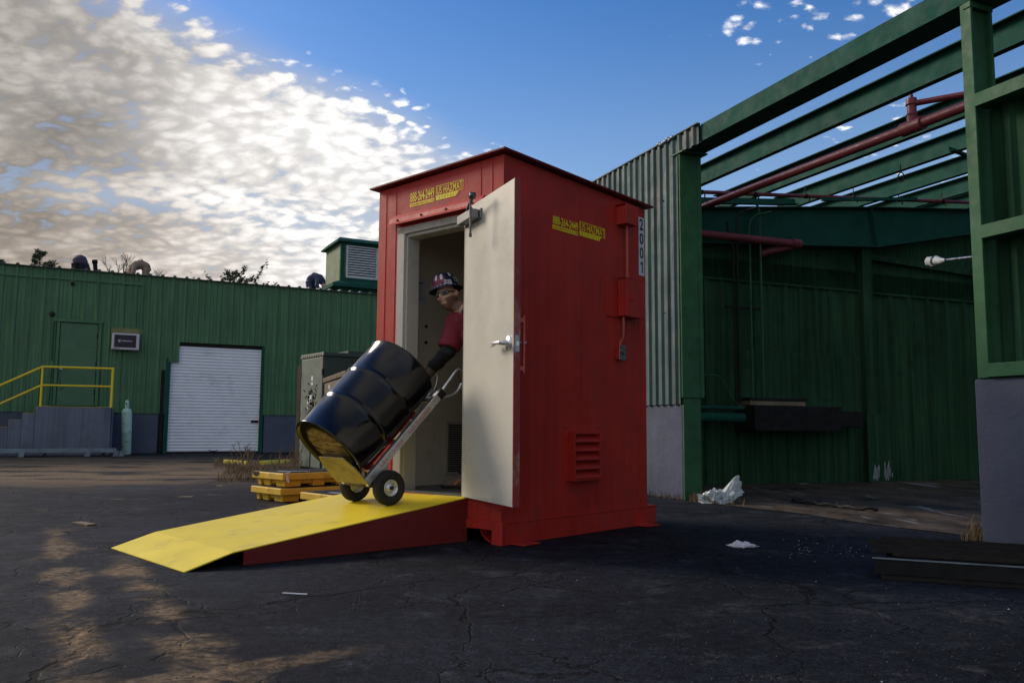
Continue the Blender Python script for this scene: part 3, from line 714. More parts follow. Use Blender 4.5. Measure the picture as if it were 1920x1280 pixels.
def build_pipes():
    t = bay_thing('sprinkler_main', 'thick maroon sprinkler main with a tee riser running under the bare roof purlins', 'pipe')
    a, b = Vector((-2.2,.75,3.71)), Vector((5.2,.75,3.63))
    g = MB(); g.tube([a, b], .048, 14); g.build('main_pipe', M_PIPE, t)
    q = a.lerp(b, .66)
    g = MB(); g.tube([q-(b-a)*.016, q+(b-a)*.016], .066, 14); g.tube([q, q+Vector((0,.0,.11))], .050, 12); g.tube([q+Vector((0,0,.11)), q+Vector((0,0,.13)), q+Vector((0,0,.21))], [.058,.042,.042], 12); g.tube([q+Vector((0,0,.21)), q+Vector((0,0,.27))], [.056,.046], 12); g.tube([q+Vector((0,0,.27)), q+Vector((0,0,.31))], .016, 8)
    g.build('tee_riser', M_PIPE, t)
    g = MB(); g.tube([q+Vector((0,0,.22)), q+Vector((.5,.25,.19)), q+Vector((2.2,1.0,.14))], .028, 10); g.build('branch_pipe', M_PIPE, t)
    t = bay_thing('branch_line', 'thin maroon sprinkler branch line hung level in front of the tapered rafter', 'pipe')
    a, b = Vector((-1.35,.4,4.06)), Vector((-1.35,8.5,4.72))
    g = MB(); g.tube([a, b], .028, 10); g.build('line_pipe', M_PIPE, t)
    for k in range(8):
        p = a.lerp(b, .10+k*.115); g = MB(); g.tube([p-Vector((0,.03,0)), p+Vector((0,.03,0))], .038, 8); g.tube([p, p+Vector((0,0,.16))], .007, 6); g.tube([p+Vector((0,.07,0)), p+Vector((0,.07,-.07))], .010, 6); g.build('hanger', M_IRON, t)
    t = bay_thing('wall_pipe', 'short maroon pipe ending in an elbow on the dark inner wall', 'pipe')
    g = MB(); g.tube([(-1.90,.9,3.68),(-1.78,3.22,3.66)], .058, 14); g.tube([(-1.78,3.16,3.66),(-1.78,3.32,3.66)], .075, 12); g.build('pipe_run', M_PIPE, t)
    g = MB(); g.tube([(-1.80,3.27,3.64),(-1.98,2.78,3.52)], .055, 12); g.tube([(-1.98,2.80,3.52),(-1.99,2.72,3.50)], .07, 12); g.build('pipe_elbow', M_PIPE, t)
    g = MB(); g.tube([(-1.85,2.05,3.70),(-1.85,2.02,3.90)], .02, 6); g.build('pipe_hanger', M_IRON, t)
    g = MB(); g.tube([(-2.0,2.95,3.5),(-2.05,2.97,2.9)], .006, 5); g.build('hanging_wire', M_IRON, t)
    t = bay_thing('conduit_bank', 'four thin conduits running up the dark inner wall and bending over at the rafter', 'conduits')
    for i, (y, top) in enumerate(((2.16,3.95),(2.22,4.10),(2.44,4.05),(2.62,4.22))):
        x = -1.90+.02*i
        pts = [(x,y,1.2),(x,y,2.4),(x,y,top-.2)]
        if i: pts += [(x,y+.03,top-.08),(x,y+.12,top),(x+.2,y+.26,top+.03)]
        if i == 3: pts = [(x,y,1.2),(x,y,2.4),(x,y,top-.12),(x,y-.04,top-.02),(x+.06,y-.12,top)]
        g = MB(); g.tube(pts, .014 if i != 3 else .017, 8); g.build('conduit', M_GREENL if i > 1 else M_IRON, t)
    g = MB(); g.box(-1.97,-1.93,2.05,2.72,2.62,2.65); g.build('conduit_strut', M_IRON, t)
    t = bay_thing('duct_pipes', 'two dull green pipes entering the dark wall unit from the left', 'pipes')
    g = MB(); g.tube([(-1.85,.5,.99),(-1.85,2.25,.99)], .07, 14); g.build('thick_pipe', M_GREEND, t)
    g = MB(); g.tube([(-1.85,.5,1.14),(-1.85,2.25,1.13)], .028, 10); g.build('thin_pipe', M_GREEND, t)
    g = MB(); g.tube([(-1.85,1.3,1.60),(-1.85,1.78,1.60),(-1.85,1.86,1.58),(-1.85,2.05,1.30),(-1.85,2.14,1.18),(-1.85,2.3,1.14)], .011, 6); g.build('cable', M_GREENL, t)
build_pipes()
def build_unit():
    t = bay_thing('wall_unit', 'long black box unit hung low on the dark green inner wall', 'wall unit')
    g = MB(); g.box(-2.08,-1.62,2.28,3.90,.80,1.17); g.box(-2.08,-1.75,3.902,4.44,.86,1.11); g.build('casing', [M_DARK, M_STEEL], t, bevel=.012)
    g = MB(); g.box(-1.749,-1.745,3.93,4.42,.88,1.09); g.build('end_hatch', M_IRON, t)
    o = MB(); o.box(-2.05,-1.75,2.30,3.32,1.175,1.235); b = o.build('plank', M_WOOD, None, bevel=.006)
    b.location = W_O; b.rotation_euler = (0,0,W_RZ); tag(b, 'dusty grey plank lying on top of the black wall unit', 'plank')
    o = MB(); o.box(-2.06,-1.80,2.34,3.40,1.24,1.29); b = o.build('charred_board', M_IRON, None, bevel=.006)
    b.location = W_O; b.rotation_euler = (0,0,W_RZ); tag(b, 'dark scorched board stacked on the grey plank above the black wall unit', 'board')
    t = bay_thing('door_prop', 'small dark green bracket box fixed at the right end of the black wall unit', 'bracket')
    g = MB(); g.box(-2.09,-2.0,4.55,4.68,.98,1.10); g.build('bracket_box', M_GREEND, t, bevel=.008)
build_unit()
def build_floodlamp():
    t = bay_thing('floodlight', 'floodlight wrapped in a white plastic bag on an arm behind the right column', 'floodlight')
    a = W2(0,0)  # local coordinates of the bay
    g = MB(); g.tube([(3.75,.35,2.20),(3.10,.62,2.30)], .012, 8); g.build('arm', M_STEEL, t)
    c = Vector((2.92,.70,2.33)); g = MB()
    n, m = 14, 9; vs = []; fs = []
    ax = (Vector((3.10,.62,2.30))-c).normalized(); u = ax.orthogonal().normalized(); w = ax.cross(u)
    for i in range(m):
        s_ = i/(m-1); rr = [.022,.042,.046,.048,.044,.036,.026,.018,.011][i]
        for k in range(n):
            th = 2*math.pi*k/n; r2 = rr*(1+.22*mnoise.noise(Vector((i*.9,math.cos(th)*1.6,math.sin(th)*1.6))))
            vs.append(c+ax*(-.17+.34*s_)+(u*math.cos(th)+w*math.sin(th))*r2)
    for i in range(m-1):
        for k in range(n): fs.append((i*n+k, i*n+(k+1) % n, (i+1)*n+(k+1) % n, (i+1)*n+k))
    fs.append(list(range(n))); g.add(vs, fs, 0, False); g.build('bagged_head', M_BAG, t)
    g = MB(); g.lathe([(.051,-.010),(.054,0),(.051,.010)], 14, Matrix.Translation(c-ax*.0) @ ax.to_track_quat('Z','Y').to_matrix().to_4x4()); g.build('tie_strap', M_IRON, t)
build_floodlamp()

# ================================================================== the red storage locker
TH = 0.7199
K_O = Vector((-.0679, 6.03, 0)); K_RZ = -TH
def K2(x, y, z=0): return Vector((K_O.x+math.cos(TH)*x+math.sin(TH)*y, K_O.y-math.sin(TH)*x+math.cos(TH)*y, z))
def sticker(parent, O, U, wp, x0l, wl, zp, hp, hb, zl, hl):
    """yellow lettering: phone number over a web address bar, then the boxed name with its tab; O = lower left corner"""
    O, U, V = Vector(O), Vector(U).normalized(), Vector((0,0,1)); N = U.cross(V)
    def quad(g, x0, x1, z0, z1, d, mi=0, cut=0):
        p = [O+U*x0+V*z0+N*d, O+U*(x1-cut)+V*z0+N*d, O+U*x1+V*z1+N*d, O+U*x0+V*z1+N*d]
        g.prism([v-N*d*.999 for v in p], N*d, mi)
    g = MB()
    g.text('888-264-2449', O+U*.002+V*zp+N*.001, U, V, wp-.004, hp, 0, .0012, bold=.014)
    quad(g, 0, wp, 0, hb, .0016)
    g.text('USHAZMATRENTALS.COM', O+U*.008+V*(hb*.22)+N*.0016, U, V, wp-.016, hb*.56, 1, .0008, bold=.01)
    b = .0045
    for x0, x1, z0, z1 in ((x0l,x0l+wl,zl+hl-b,zl+hl),(x0l,x0l+b,zl,zl+hl-b),(x0l+wl-b,x0l+wl,zl,zl+hl-b),(x0l+b,x0l+wl-b,zl,zl+b*.8)): quad(g, x0, x1, z0, z1, .0016)
    g.text('US HAZMAT', O+U*(x0l+b*2)+V*(zl+b*1.9)+N*.001, U, V, wl-b*4, hl-b*3.9, 0, .0012, bold=.004)
    quad(g, x0l, x0l+wl*.84, zl-.036, zl-.001, .0016, cut=.026)
    g.text('R  E  N  T  A  L  S', O+U*(x0l+.03)+V*(zl-.028)+N*.0016, U, V, wl*.66, .019, 1, .0008, bold=.0)
    return g.build('lettering', [M_STK, M_RED], parent)
def build_locker():
    t = thing('storage_locker', 'tall red steel hazmat storage locker with an open cream door', 'storage locker', K_O, K_RZ)
    W, D, zs = 1.40, 1.90, .16
    zn, zl_, zr, zb = 2.813, 2.782, 2.781, 2.765      # top of the walls at the near, left, right and back corners
    OL, OR, OT, OB = -1.139, -.371, 2.425, .315       # door opening
    ztf = lambda x: zn+(zl_-zn)*(-x/W)
    g = MB(); T_ = .07
    def wall_front(x0, x1, z0, top=None):
        a, b = (top, top) if top else (ztf(x0), ztf(x1))
        g.hexa([(x0,0,z0),(x1,0,z0),(x1,T_,z0),(x0,T_,z0),(x0,0,a),(x1,0,b),(x1,T_,b),(x0,T_,a)])
    wall_front(-W, OL, zs); wall_front(OR, 0, zs); wall_front(OL, OR, OT); wall_front(OL, OR, zs, OB)
    g.hexa([(-T_,T_,zs),(0,T_,zs),(0,D,zs),(-T_,D,zs),(-T_,T_,zn),(0,T_,zn),(0,D,zr),(-T_,D,zr)])
    g.hexa([(-W,T_,zs),(-W+T_,T_,zs),(-W+T_,D,zs),(-W,D,zs),(-W,T_,zl_),(-W+T_,T_,zl_),(-W+T_,D,zb),(-W,D,zb)])
    g.box(-W+T_,-T_,D-T_,D,zs,2.75)
    # weld seams of the corner posts
    for x in (-1.305,-1.182,-.228,-.112): g.box(x-.002,x+.002,-.0035,-.0002,zs+.01,ztf(x)-.01)
    for y in (.12,.95,1.785): g.box(.0002,.0035,y-.002,y+.002,zs+.01,zn-(zn-zr)*y/D-.012)
    g.build('shell', M_RED, t, bevel=.004)
    o = .06
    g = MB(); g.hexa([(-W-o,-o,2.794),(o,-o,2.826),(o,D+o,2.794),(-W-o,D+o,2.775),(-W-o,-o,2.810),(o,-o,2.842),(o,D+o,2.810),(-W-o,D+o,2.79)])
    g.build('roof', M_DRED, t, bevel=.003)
    # lining, floor
    g = MB()
    for b in ((-1.329,-1.320,.075,1.825,.33,2.60),(-.080,-.071,.075,1.825,.33,2.60),(-1.319,-.081,1.816,1.825,.33,2.60),(-1.329,-.071,.075,1.825,2.60,2.61),(-1.319,-1.145,.0705,.079,.33,2.60),(-.365,-.081,.0705,.079,.33,2.60)): g.box(*b)
    ln = g.build('lining', M_LINING, t)
    for z in (1.684,1.545):
        b = MB(); b.lathe([(0,.012),(.012,.010),(.015,0)], 10, Matrix.Translation((-1.319,.48,z)) @ Matrix.Rotation(R(90),4,'Y')); b.build('bolt', M_DARK, ln)
    g = MB(); g.box(-1.39,-.02,.071,1.83,.16,.329); g.box(OL+.01,OR-.01,.001,.07,.316,.331); g.build('floor', mat('steel floor', (.13,.14,.15), .5, .3, var=.4, vs=6), t)
    g = MB(); g.box(-1.318,-1.306,.73,.98,.41,.87); gr = g.build('air_grille', M_FRAME, t, bevel=.003)
    g = MB()
    for k in range(22): g.box(-1.305,-1.303,.755,.955,.435+k*.019,.446+k*.019)
    g.build('grille_slots', M_DARK, gr)
    g = MB(); g.box(-1.318,-1.316,.335,.468,1.855,2.09); pa = g.build('paper_notice', M_PAPER, t)
    g = MB()
    for k in range(9):
        z = 2.03-k*.016; w = random.uniform(.06,.105)
        g.box(-1.3155,-1.315,.345,.345+w,z,z+.004)
    g.box(-1.3155,-1.315,.37,.43,2.045,2.056); g.build('printing', M_INK, pa)
    # skid with fork pocket
    g = MB(); s = .02
    g.box(-W,0-.082,-.012,.04,.10,zs); g.box(-.08,s,-.012,.04,0,zs); g.box(-W,-.50,-.012,.04,0,.0995)
    g.box(-.02,s,.0405,D+.11,0,zs-.0125); g.box(-.06,s+.004,.0405,D+.112,zs-.012,zs); g.box(-W,-.021,D+.07,D+.11,0,zs-.0125); g.box(-W,-W+.04,.041,D+.07,0,zs)
    g.box(-W,-.061,-.0125,-.0002,zs+.0005,zs+.006)
    g.build('skid', M_RED, t, bevel=.004)
    g = MB(); n = 10; pts = []
    for i in range(n+1):
        a = R(180+90*i/n); pts.append((-.08+.14*math.cos(a)+.0, .0, .115+.11*math.sin(a)))
    for i in range(n):
        p, q = pts[i], pts[i+1]; g.add([(p[0],.02,p[2]),(q[0],.02,q[2]),(q[0],1.9,q[2]),(p[0],1.9,p[2])], [(0,1,2,3)])
        g.add([(p[0],.02,p[2]),(q[0],.02,q[2]),(q[0]+.004,.02,q[2]+.006),(p[0]+.006,.02,p[2]+.004)], [(0,1,2,3)])
    g.build('fork_pocket', M_RED, t)
    for y0, y1 in ((.11,.29),(1.71,1.89)):
        g = MB(); g.prism([(s+.001,y0,.012),(s+.001,y1,.012),(s+.001,y1,.088),(s+.001,y1-.012,.098),(s+.001,y0+.012,.098),(s+.001,y0,.088)], (.011,0,0)); g.box(s+.001,.15,y0-.03,y1-.03,.002,.013)
        g.build('anchor_foot', M_RED, t, bevel=.003)
    # drip guard above the door
    g = MB(); x0, x1 = -1.225, -.185
    g.prism([(x0,-.001,2.535),(x0,-.012,2.535),(x0,-.034,2.505),(x0,-.040,2.470),(x0,-.066,2.452),(x0,-.066,2.446),(x0,-.034,2.462),(x0,-.001,2.50)], (x1-x0,0,0))
    dg = g.build('drip_guard', M_RED, t)
    for k in range(4):
        b = MB(); b.lathe([(0,.008),(.009,.006),(.011,0)], 8, Matrix.Translation((x0+.10+k*.28,-.038,2.488)) @ Matrix.Rotation(R(95),4,'X')); b.build('bolt', M_DRED, dg)
    # pressed steel door frame
    g = MB()
    g.box(-1.150,-1.065,-.010,.10,OB+.002,2.418); g.box(-1.0645,-1.045,.012,.14,OB+.002,2.372); g.box(-1.150,-.372,-.010,.10,2.3725,2.43); g.box(-1.0645,-.372,.012,.14,2.345,2.372)
    g.box(-.392,-.3715,-.004,.10,OB+.002,2.372)
    g.build('door_frame', M_FRAME, t, bevel=.004)
    # lettering and number plate
    sticker(t, (-1.013,-.0005,2.583), (1,0,0), .283, .303, .298, .037, .080, .028, .039, .080)
    sticker(t, (.0005,.571,2.361), (0,1,0), .328, .352, .354, .040, .066, .032, .043, .082)
    g = MB(); g.box(.0045,.0065,1.789,1.876,2.165,2.690); pl = g.build('number_plate', M_WHT, t)
    g = MB()
    for i, ch in enumerate('2001'):
        z = 2.575-i*.1285
        w = .062 if ch != '1' else .044
        if ch == '1':
            g.box(.0066,.0078,1.834,1.850,z,z+.103); g.prism([(.0066,1.8339,z+.103),(.0066,1.8339,z+.082),(.0066,1.812,z+.070),(.0066,1.812,z+.084)], (.0012,0,0)); continue
        g.text(ch, (.0065,1.8325-w/2+(.006 if ch == '1' else 0),z), (0,1,0), (0,0,1), w, .103, bold=.02)
    g.build('digits', M_INK, pl)
    # electrical boxes and conduit
    g = MB(); g.box(.001,.105,1.443,1.610,2.553,2.712); g.box(.1055,.112,1.435,1.618,2.553,2.720); g.box(.001,.112,1.433,1.620,2.7205,2.726); g.build('junction_box', M_RED, t, bevel=.004)
    g = MB(); g.box(.001,.010,1.280,1.442,1.752,2.065); g.build('backing_plate', M_RED, t, bevel=.002)
    g = MB(); g.box(.011,.098,1.443,1.705,1.765,2.080); g.box(.0985,.108,1.436,1.712,1.758,2.085); g.box(.011,.110,1.436,1.712,2.0855,2.091)
    bx = g.build('disconnect_box', M_RED, t, bevel=.004)
    g = MB(); g.box(.109,.122,1.50,1.53,1.90,1.95); g.build('hasp', M_RED, bx)
    g = MB(); g.tube([(.05,1.535,2.552),(.05,1.535,2.092)], .013, 10); g.tube([(.05,1.535,2.125),(.05,1.535,2.092)], .019, 10); g.build('conduit', M_REDP, t)
    g = MB(); g.tube([(.05,1.475,1.764),(.05,1.475,1.60),(.045,1.475,1.575),(.028,1.462,1.548),(.024,1.458,1.516)], .012, 10); g.build('conduit', M_REDP, t)
    g = MB(); g.box(.001,.045,1.418,1.505,1.395,1.515); sw = g.build('switch_box', M_RED, t, bevel=.004)
    g = MB(); g.box(.0455,.050,1.416,1.507,1.393,1.517); g.build('cover', M_STEEL, sw, bevel=.002)
    g = MB(); g.bar((.056,1.445,1.47),(.056,1.475,1.445), .02, .012, up=(1,0,0)); g.ball((.05,1.46,1.455),(.008,.016,.016), n=10, m=6); g.build('toggle', M_STEEL, sw)
    # louvred vent
    g = MB(); g.box(.0005,.004,.707,1.188,.385,.846); fl = g.build('vent_flange', M_RED, t, bevel=.001)
    for y in (.74,1.15):
        for z in (.41,.825):
            b = MB(); b.lathe([(0,.006),(.008,.004),(.010,0)], 8, Matrix.Translation((.004,y,z)) @ Matrix.Rotation(R(90),4,'Y')); b.build('bolt', M_DRED, fl)
    g = MB(); y0, y1, z0, z1, d = .765, 1.125, .415, .792, .066
    g.box(.0045,d,y0,y0+.018,z0,z1); g.box(.0045,d,y1-.018,y1,z0,z1); g.box(.0045,d,y0+.018,y1-.018,z1-.018,z1); g.box(.0045,d,y0+.018,y1-.018,z0,z0+.014)
    g.box(.0045,.008,y0+.018,y1-.018,z0+.014,z1-.018)
    vb = g.build('vent_box', M_RED, t, bevel=.003)
    for k in range(5):
        z = z0+.016+k*.0700
        g = MB(); g.hexa([(d-.006,y0+.019,z),(d-.006,y1-.019,z),(.010,y1-.019,z+.052),(.010,y0+.019,z+.052),(d-.002,y0+.019,z+.010),(d-.002,y1-.019,z+.010),(.014,y1-.019,z+.060),(.014,y0+.019,z+.060)])
        g.box(d-.004,d+.004,y0+.019,y1-.019,z,z+.011)
        g.build('louvre_blade', M_RED, vb, bevel=.001)
    # the open door, hinged at the right jamb
    dr = bpy.data.objects.new('door', None); COL.objects.link(dr); bpy.data.objects.remove(dr)
    g = MB(); g.box(0,.895,0,.044,.318,2.456, 0); g.box(.8955,.905,-.001,.046,.316,2.458, 1); g.box(0,.8954,.0445,.047,.318,2.456, 1)
    M_EDGE = mat('scuffed red edge', (.26,.03,.028), .5, var=.25, vs=5, dirt=(.42,.37,.34), dirt_amt=.75, ds=4, stretch=(1,1,.5))
    dr = g.build('door', [M_CREAM, M_EDGE], t, bevel=.003)
    # a few shallow dents so that the sheet does not look like glass
    dr.location = (-.371,-.014,0); dr.rotation_euler = (0,0,R(-24.72))
    g = MB(); g.box(.02,.31,-.078,-.018,2.318,2.385); g.box(0.0,.33,-.014,-.0005,2.31,2.392); cb = g.build('closer_body', M_BLKP if 0 else mat('grey closer', (.22,.225,.235), .4, .5, var=.1), dr, bevel=.006)
    g = MB()
    for k in range(4): g.lathe([(0,.004),(.009,.003),(.010,0)], 8, Matrix.Translation((.3105,-.062+.028*(k % 2),2.335+.032*(k//2))) @ Matrix.Rotation(R(90),4,'Y'))
    M_ARM = mat('dark closer arm', (.09,.095,.105), .35, .6, var=.1)
    g = MB(); g.bar((.24,-.075,2.392),(.435,-.115,2.440), .024, .010); g.lathe([(.022,-.012),(.022,.012)], 14, Matrix.Translation((.24,-.06,2.392))); g.build('main_arm', M_ARM, dr)
    g = MB(); g.lathe([(0,.02),(.024,.02),(.024,-.02),(0,-.02)], 16, Matrix.Translation((.435,-.118,2.440)) @ Matrix.Rotation(R(90),4,'X')); g.build('arm_joint', M_ARM, dr)
    g = MB(); g.bar((.428,-.130,2.445),(.412,-.120,2.16), .018, .009, up=(0,1,0)); g.tube([(.4155,-.121,2.235),(.4125,-.12,2.165)], .008, 8); g.tube([(.4125,-.12,2.172),(.411,-.12,2.148)], .012, 8); g.build('hanging_arm', M_ARM, dr)
    g = MB(); Mh = Matrix.Translation((.822,-.0005,1.37)) @ Matrix.Rotation(R(90),4,'X')
    g.lathe([(0,.014),(.035,.013),(.050,.006),(.052,0)], 28, Mh); g.lathe([(.021,.010),(.017,.026),(.016,.060),(0,.060)], 18, Mh)
    hd = g.build('handle_rose', M_ALU, dr)
    g = MB(); g.tube([(.822,-.060,1.37),(.806,-.066,1.371),(.765,-.066,1.373),(.715,-.062,1.372)], [.013,.013,.012,.011], 12); g.bar((.720,-.062,1.372),(.648,-.054,1.369), .020, .030); g.build('lever', M_ALU, hd, bevel=.003)
    g = MB(); g.box(.9052,.908,.006,.038,1.305,1.415); lp = g.build('latch_plate', M_STEEL, dr, bevel=.001)
    g = MB(); g.prism([(.908,.014,1.345),(.908,.032,1.345),(.922,.030,1.345)], (0,0,.03)); g.tube([(.908,.022,1.392),(.9095,.022,1.392)], .004, 8); g.build('latch_bolt', M_STEEL, lp)
    g = MB(); g.tube([(.86,.048,1.37),(.86,.105,1.37)], .014, 12); g.build('outer_knob', M_STEEL, dr)
    g = MB(); g.bar((.885,.078,1.17),(.885,.078,1.545), .030, .012, up=(0,1,0)); g.bar((.885,.048,1.20),(.885,.074,1.20), .028, .03); g.bar((.885,.048,1.515),(.885,.074,1.515), .028, .03); g.build('pull_handle', M_REDP, dr, bevel=.004)
    return t
build_locker()

# ------------------------------------------------------------------ ramp
RP_O = K2(-.3227, 0, 0); RP_RZ = -(TH+.1114)
def RP(x, y, z=0):   # ramp frame: x to the right, y back towards the locker
    c, s = math.cos(RP_RZ), math.sin(RP_RZ); return Vector((RP_O.x+c*x-s*y, RP_O.y+s*x+c*y, z))
def build_ramp():
    t = thing('ramp', 'yellow steel ramp with dark red sides leading up to the locker doorway', 'ramp', RP_O, RP_RZ)
    w = -1.248; th_ = .007
    sec = [(.0,.318),(-1.772,.087),(-2.057,.004)]
    g = MB(); vs = []
    N = 14
    pts = []
    for (a, b), k in zip(zip(sec, sec[1:]), (N, 3)):
        for i in range(k): pts.append((a[0]+(b[0]-a[0])*i/k, a[1]+(b[1]-a[1])*i/k))
    pts.append(sec[-1])
    for y, z in pts: vs += [(0,y,z),(w,y,z),(w,y,z-th_),(0,y,z-th_)]
    fs = []
    for i in range(len(pts)-1):
        a, b = 4*i, 4*i+4
        fs += [(a,a+1,b+1,b),(a+1,a+2,b+2,b+1),(a+2,a+3,b+3,b+2),(a+3,a,b,b+3)]
    fs += [(3,2,1,0),(4*len(pts)-4,4*len(pts)-3,4*len(pts)-2,4*len(pts)-1)]
    g.add(vs, fs); g.build('deck', M_YEL, t)
    zz = lambda y: .318+(.318-.087)/1.772*y-th_-.0005
    for x0, x1 in ((-.011,-.003),(w+.003,w+.011)):
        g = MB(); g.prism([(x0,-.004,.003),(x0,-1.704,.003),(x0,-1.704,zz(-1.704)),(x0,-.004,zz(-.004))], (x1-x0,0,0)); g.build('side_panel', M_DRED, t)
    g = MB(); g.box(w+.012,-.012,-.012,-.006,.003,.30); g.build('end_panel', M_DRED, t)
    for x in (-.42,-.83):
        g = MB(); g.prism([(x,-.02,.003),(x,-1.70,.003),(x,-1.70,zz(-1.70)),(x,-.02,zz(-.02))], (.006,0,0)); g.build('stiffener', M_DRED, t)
build_ramp()

# ------------------------------------------------------------------ hand truck and drum
TR = Vector((-1.03220645, 6.3424469, .2573)); TR_RZ = RP_RZ
S45 = math.sqrt(.5)
AX = Vector((0,S45,S45)); FW = Vector((0,-S45,S45))      # along the rails; towards the drum
P0 = Vector((0,-.159,.159))                             # heel of the toe plate
def build_truck():
    t = thing('hand_truck', 'aluminium hand truck tilted back on two black tyres under the black drum', 'hand truck', TR, TR_RZ)
    L = .93
    def at(x, a, f=0): return Vector((x,0,0))+P0+AX*a+FW*f
    for s in (-1, 1):
        g = MB(); g.bar(at(s*.165,.0), at(s*.165,L), .028, .058, up=FW); g.bar(at(s*.165+s*.0,.0,.032), at(s*.165,L,.032), .040, .006, up=FW)
        r = g.build('rail', M_ALU, t, bevel=.003)
        if s > 0:
            for txt, a0, ln in (('AAA',.16,.09),('COOPER',.27,.17),('AAA',.50,.09),('COOPER',.61,.17)):
                q = MB(); q.text(txt, at(.1795,a0,-.014), AX, FW, ln, .026, bold=.0); q.build('rail_lettering', M_REDINK, r)
        else:
            for txt, a0, ln in (('AAA',.16,.09),('COOPER',.27,.17)):
                q = MB(); q.text(txt, at(-.1795,a0+ln,-.014), -AX, FW, ln, .026, bold=.0); q.build('rail_lettering', M_REDINK, r)
        g = MB(); g.bar(at(s*.165,L-.03), at(s*.165,L+.035), .040, .066, up=FW); g.build('clamp', M_BLKP, r, bevel=.004)
        # looped handle
        base = at(s*.165, L+.03, .008); pts = [base, base+AX*.12]
        p1 = base+AX*.20
        loop = [Vector((s*.165,.655,1.008)),Vector((s*.165,.690,1.020)),Vector((s*.165,.715,1.000)),Vector((s*.165,.720,.955)),Vector((s*.165,.705,.895)),Vector((s*.165,.672,.845)),Vector((s*.165,.62,.812)),Vector((s*.165,.56,.797)),Vector((s*.165,.47,.790))]
        pts = [base]+[base.lerp(loop[0], k/3) for k in (1,2)]+loop
        # smooth the path
        for _ in range(2):
            q = [pts[0]]
            for a, b in zip(pts, pts[1:]): q += [a.lerp(b,.25), a.lerp(b,.75)]
            pts = q+[pts[-1]]
        g = MB(); g.tube(pts, .0125, 12); g.build('handle', M_ALU, t)
    for k, a in enumerate((.14,.40,.66,.86)):
        g = MB(); m_ = M_REDP if k in (1,) else M_ALU
        g.bar(at(-.151,a,.01), at(.151,a,.01), .05, .010, up=FW); g.build('cross_bar', m_, t, bevel=.002)
    for x in (-.09,.09):
        g = MB(); g.bar(at(x,.10,.03), at(x,.70,.03), .030, .006, up=FW); g.build('strap', mat('red strap', (.42,.02,.02), .5) if x < 0 else bpy.data.materials['red strap'], t)
    g = MB()
    a = [at(-.215,0,.0),at(.215,0,.0),at(.215,0,.165),at(.165,0,.265),at(-.165,0,.265),at(-.215,0,.165)]
    g.prism(a, -AX*.008); g.build('toe_plate', M_TOE, t, bevel=.002)
    # axle with its two brackets
    hub = Vector((0,.0,.127))
    g = MB(); g.tube([hub+Vector((-.24,0,0)), hub+Vector((.24,0,0))], .011, 10); g.build('axle', M_STEEL, t)
    for s in (-1, 1):
        g = MB(); x = s*.150; g.prism([at(x,.0,-.03)+Vector((0,0,.0)), at(x,.26,-.03), hub+Vector((x,.03,.02)), hub+Vector((x,.02,-.03))], (s*.006,0,0)); g.build('axle_bracket', M_STEEL, t)
        w = bpy.data.objects.new('wheel', None)
        M = Matrix.Translation(hub+Vector((s*.225,0,0))) @ Matrix.Rotation(R(90),4,'Y')
        r0 = .127
        g = MB(); g.lathe([(.059,-.028),(.080,-.038),(.108,-.038),(.120,-.030),(.1255,-.018),(.1265,-.006),(.1265,.006),(.1255,.018),(.120,.030),(.108,.038),(.080,.038),(.059,.028)], 40, M, close=True)
        wo = g.build('wheel', M_BLK, t)
        g = MB()
        for sd_ in (1, -1):
            pr = [(.060,.029*sd_),(.058,.034*sd_),(.054,.034*sd_),(.049,.018*sd_),(.030,.012*sd_),(.026,.030*sd_),(.014,.032*sd_)]
            g.lathe(pr if sd_ < 0 else pr[::-1], 32, M)
            for k in range(5):
                an = 2*math.pi*k/5; g.lathe([(.0,.020*sd_),(.007,.019*sd_),(.007,.012*sd_)], 8, M @ Matrix.Translation((.043*math.cos(an),.043*math.sin(an),0)))
        g.build('rim', M_ALU, wo)
        g = MB(); g.lathe([(.013,-.045),(.013,.045)], 16, M); g.disc(M @ Matrix.Translation((0,0,.0452)), .013, 16); g.disc(M @ Matrix.Translation((0,0,-.0452)), .013, 16); g.build('hub', M_BLKP, wo)
build_truck()
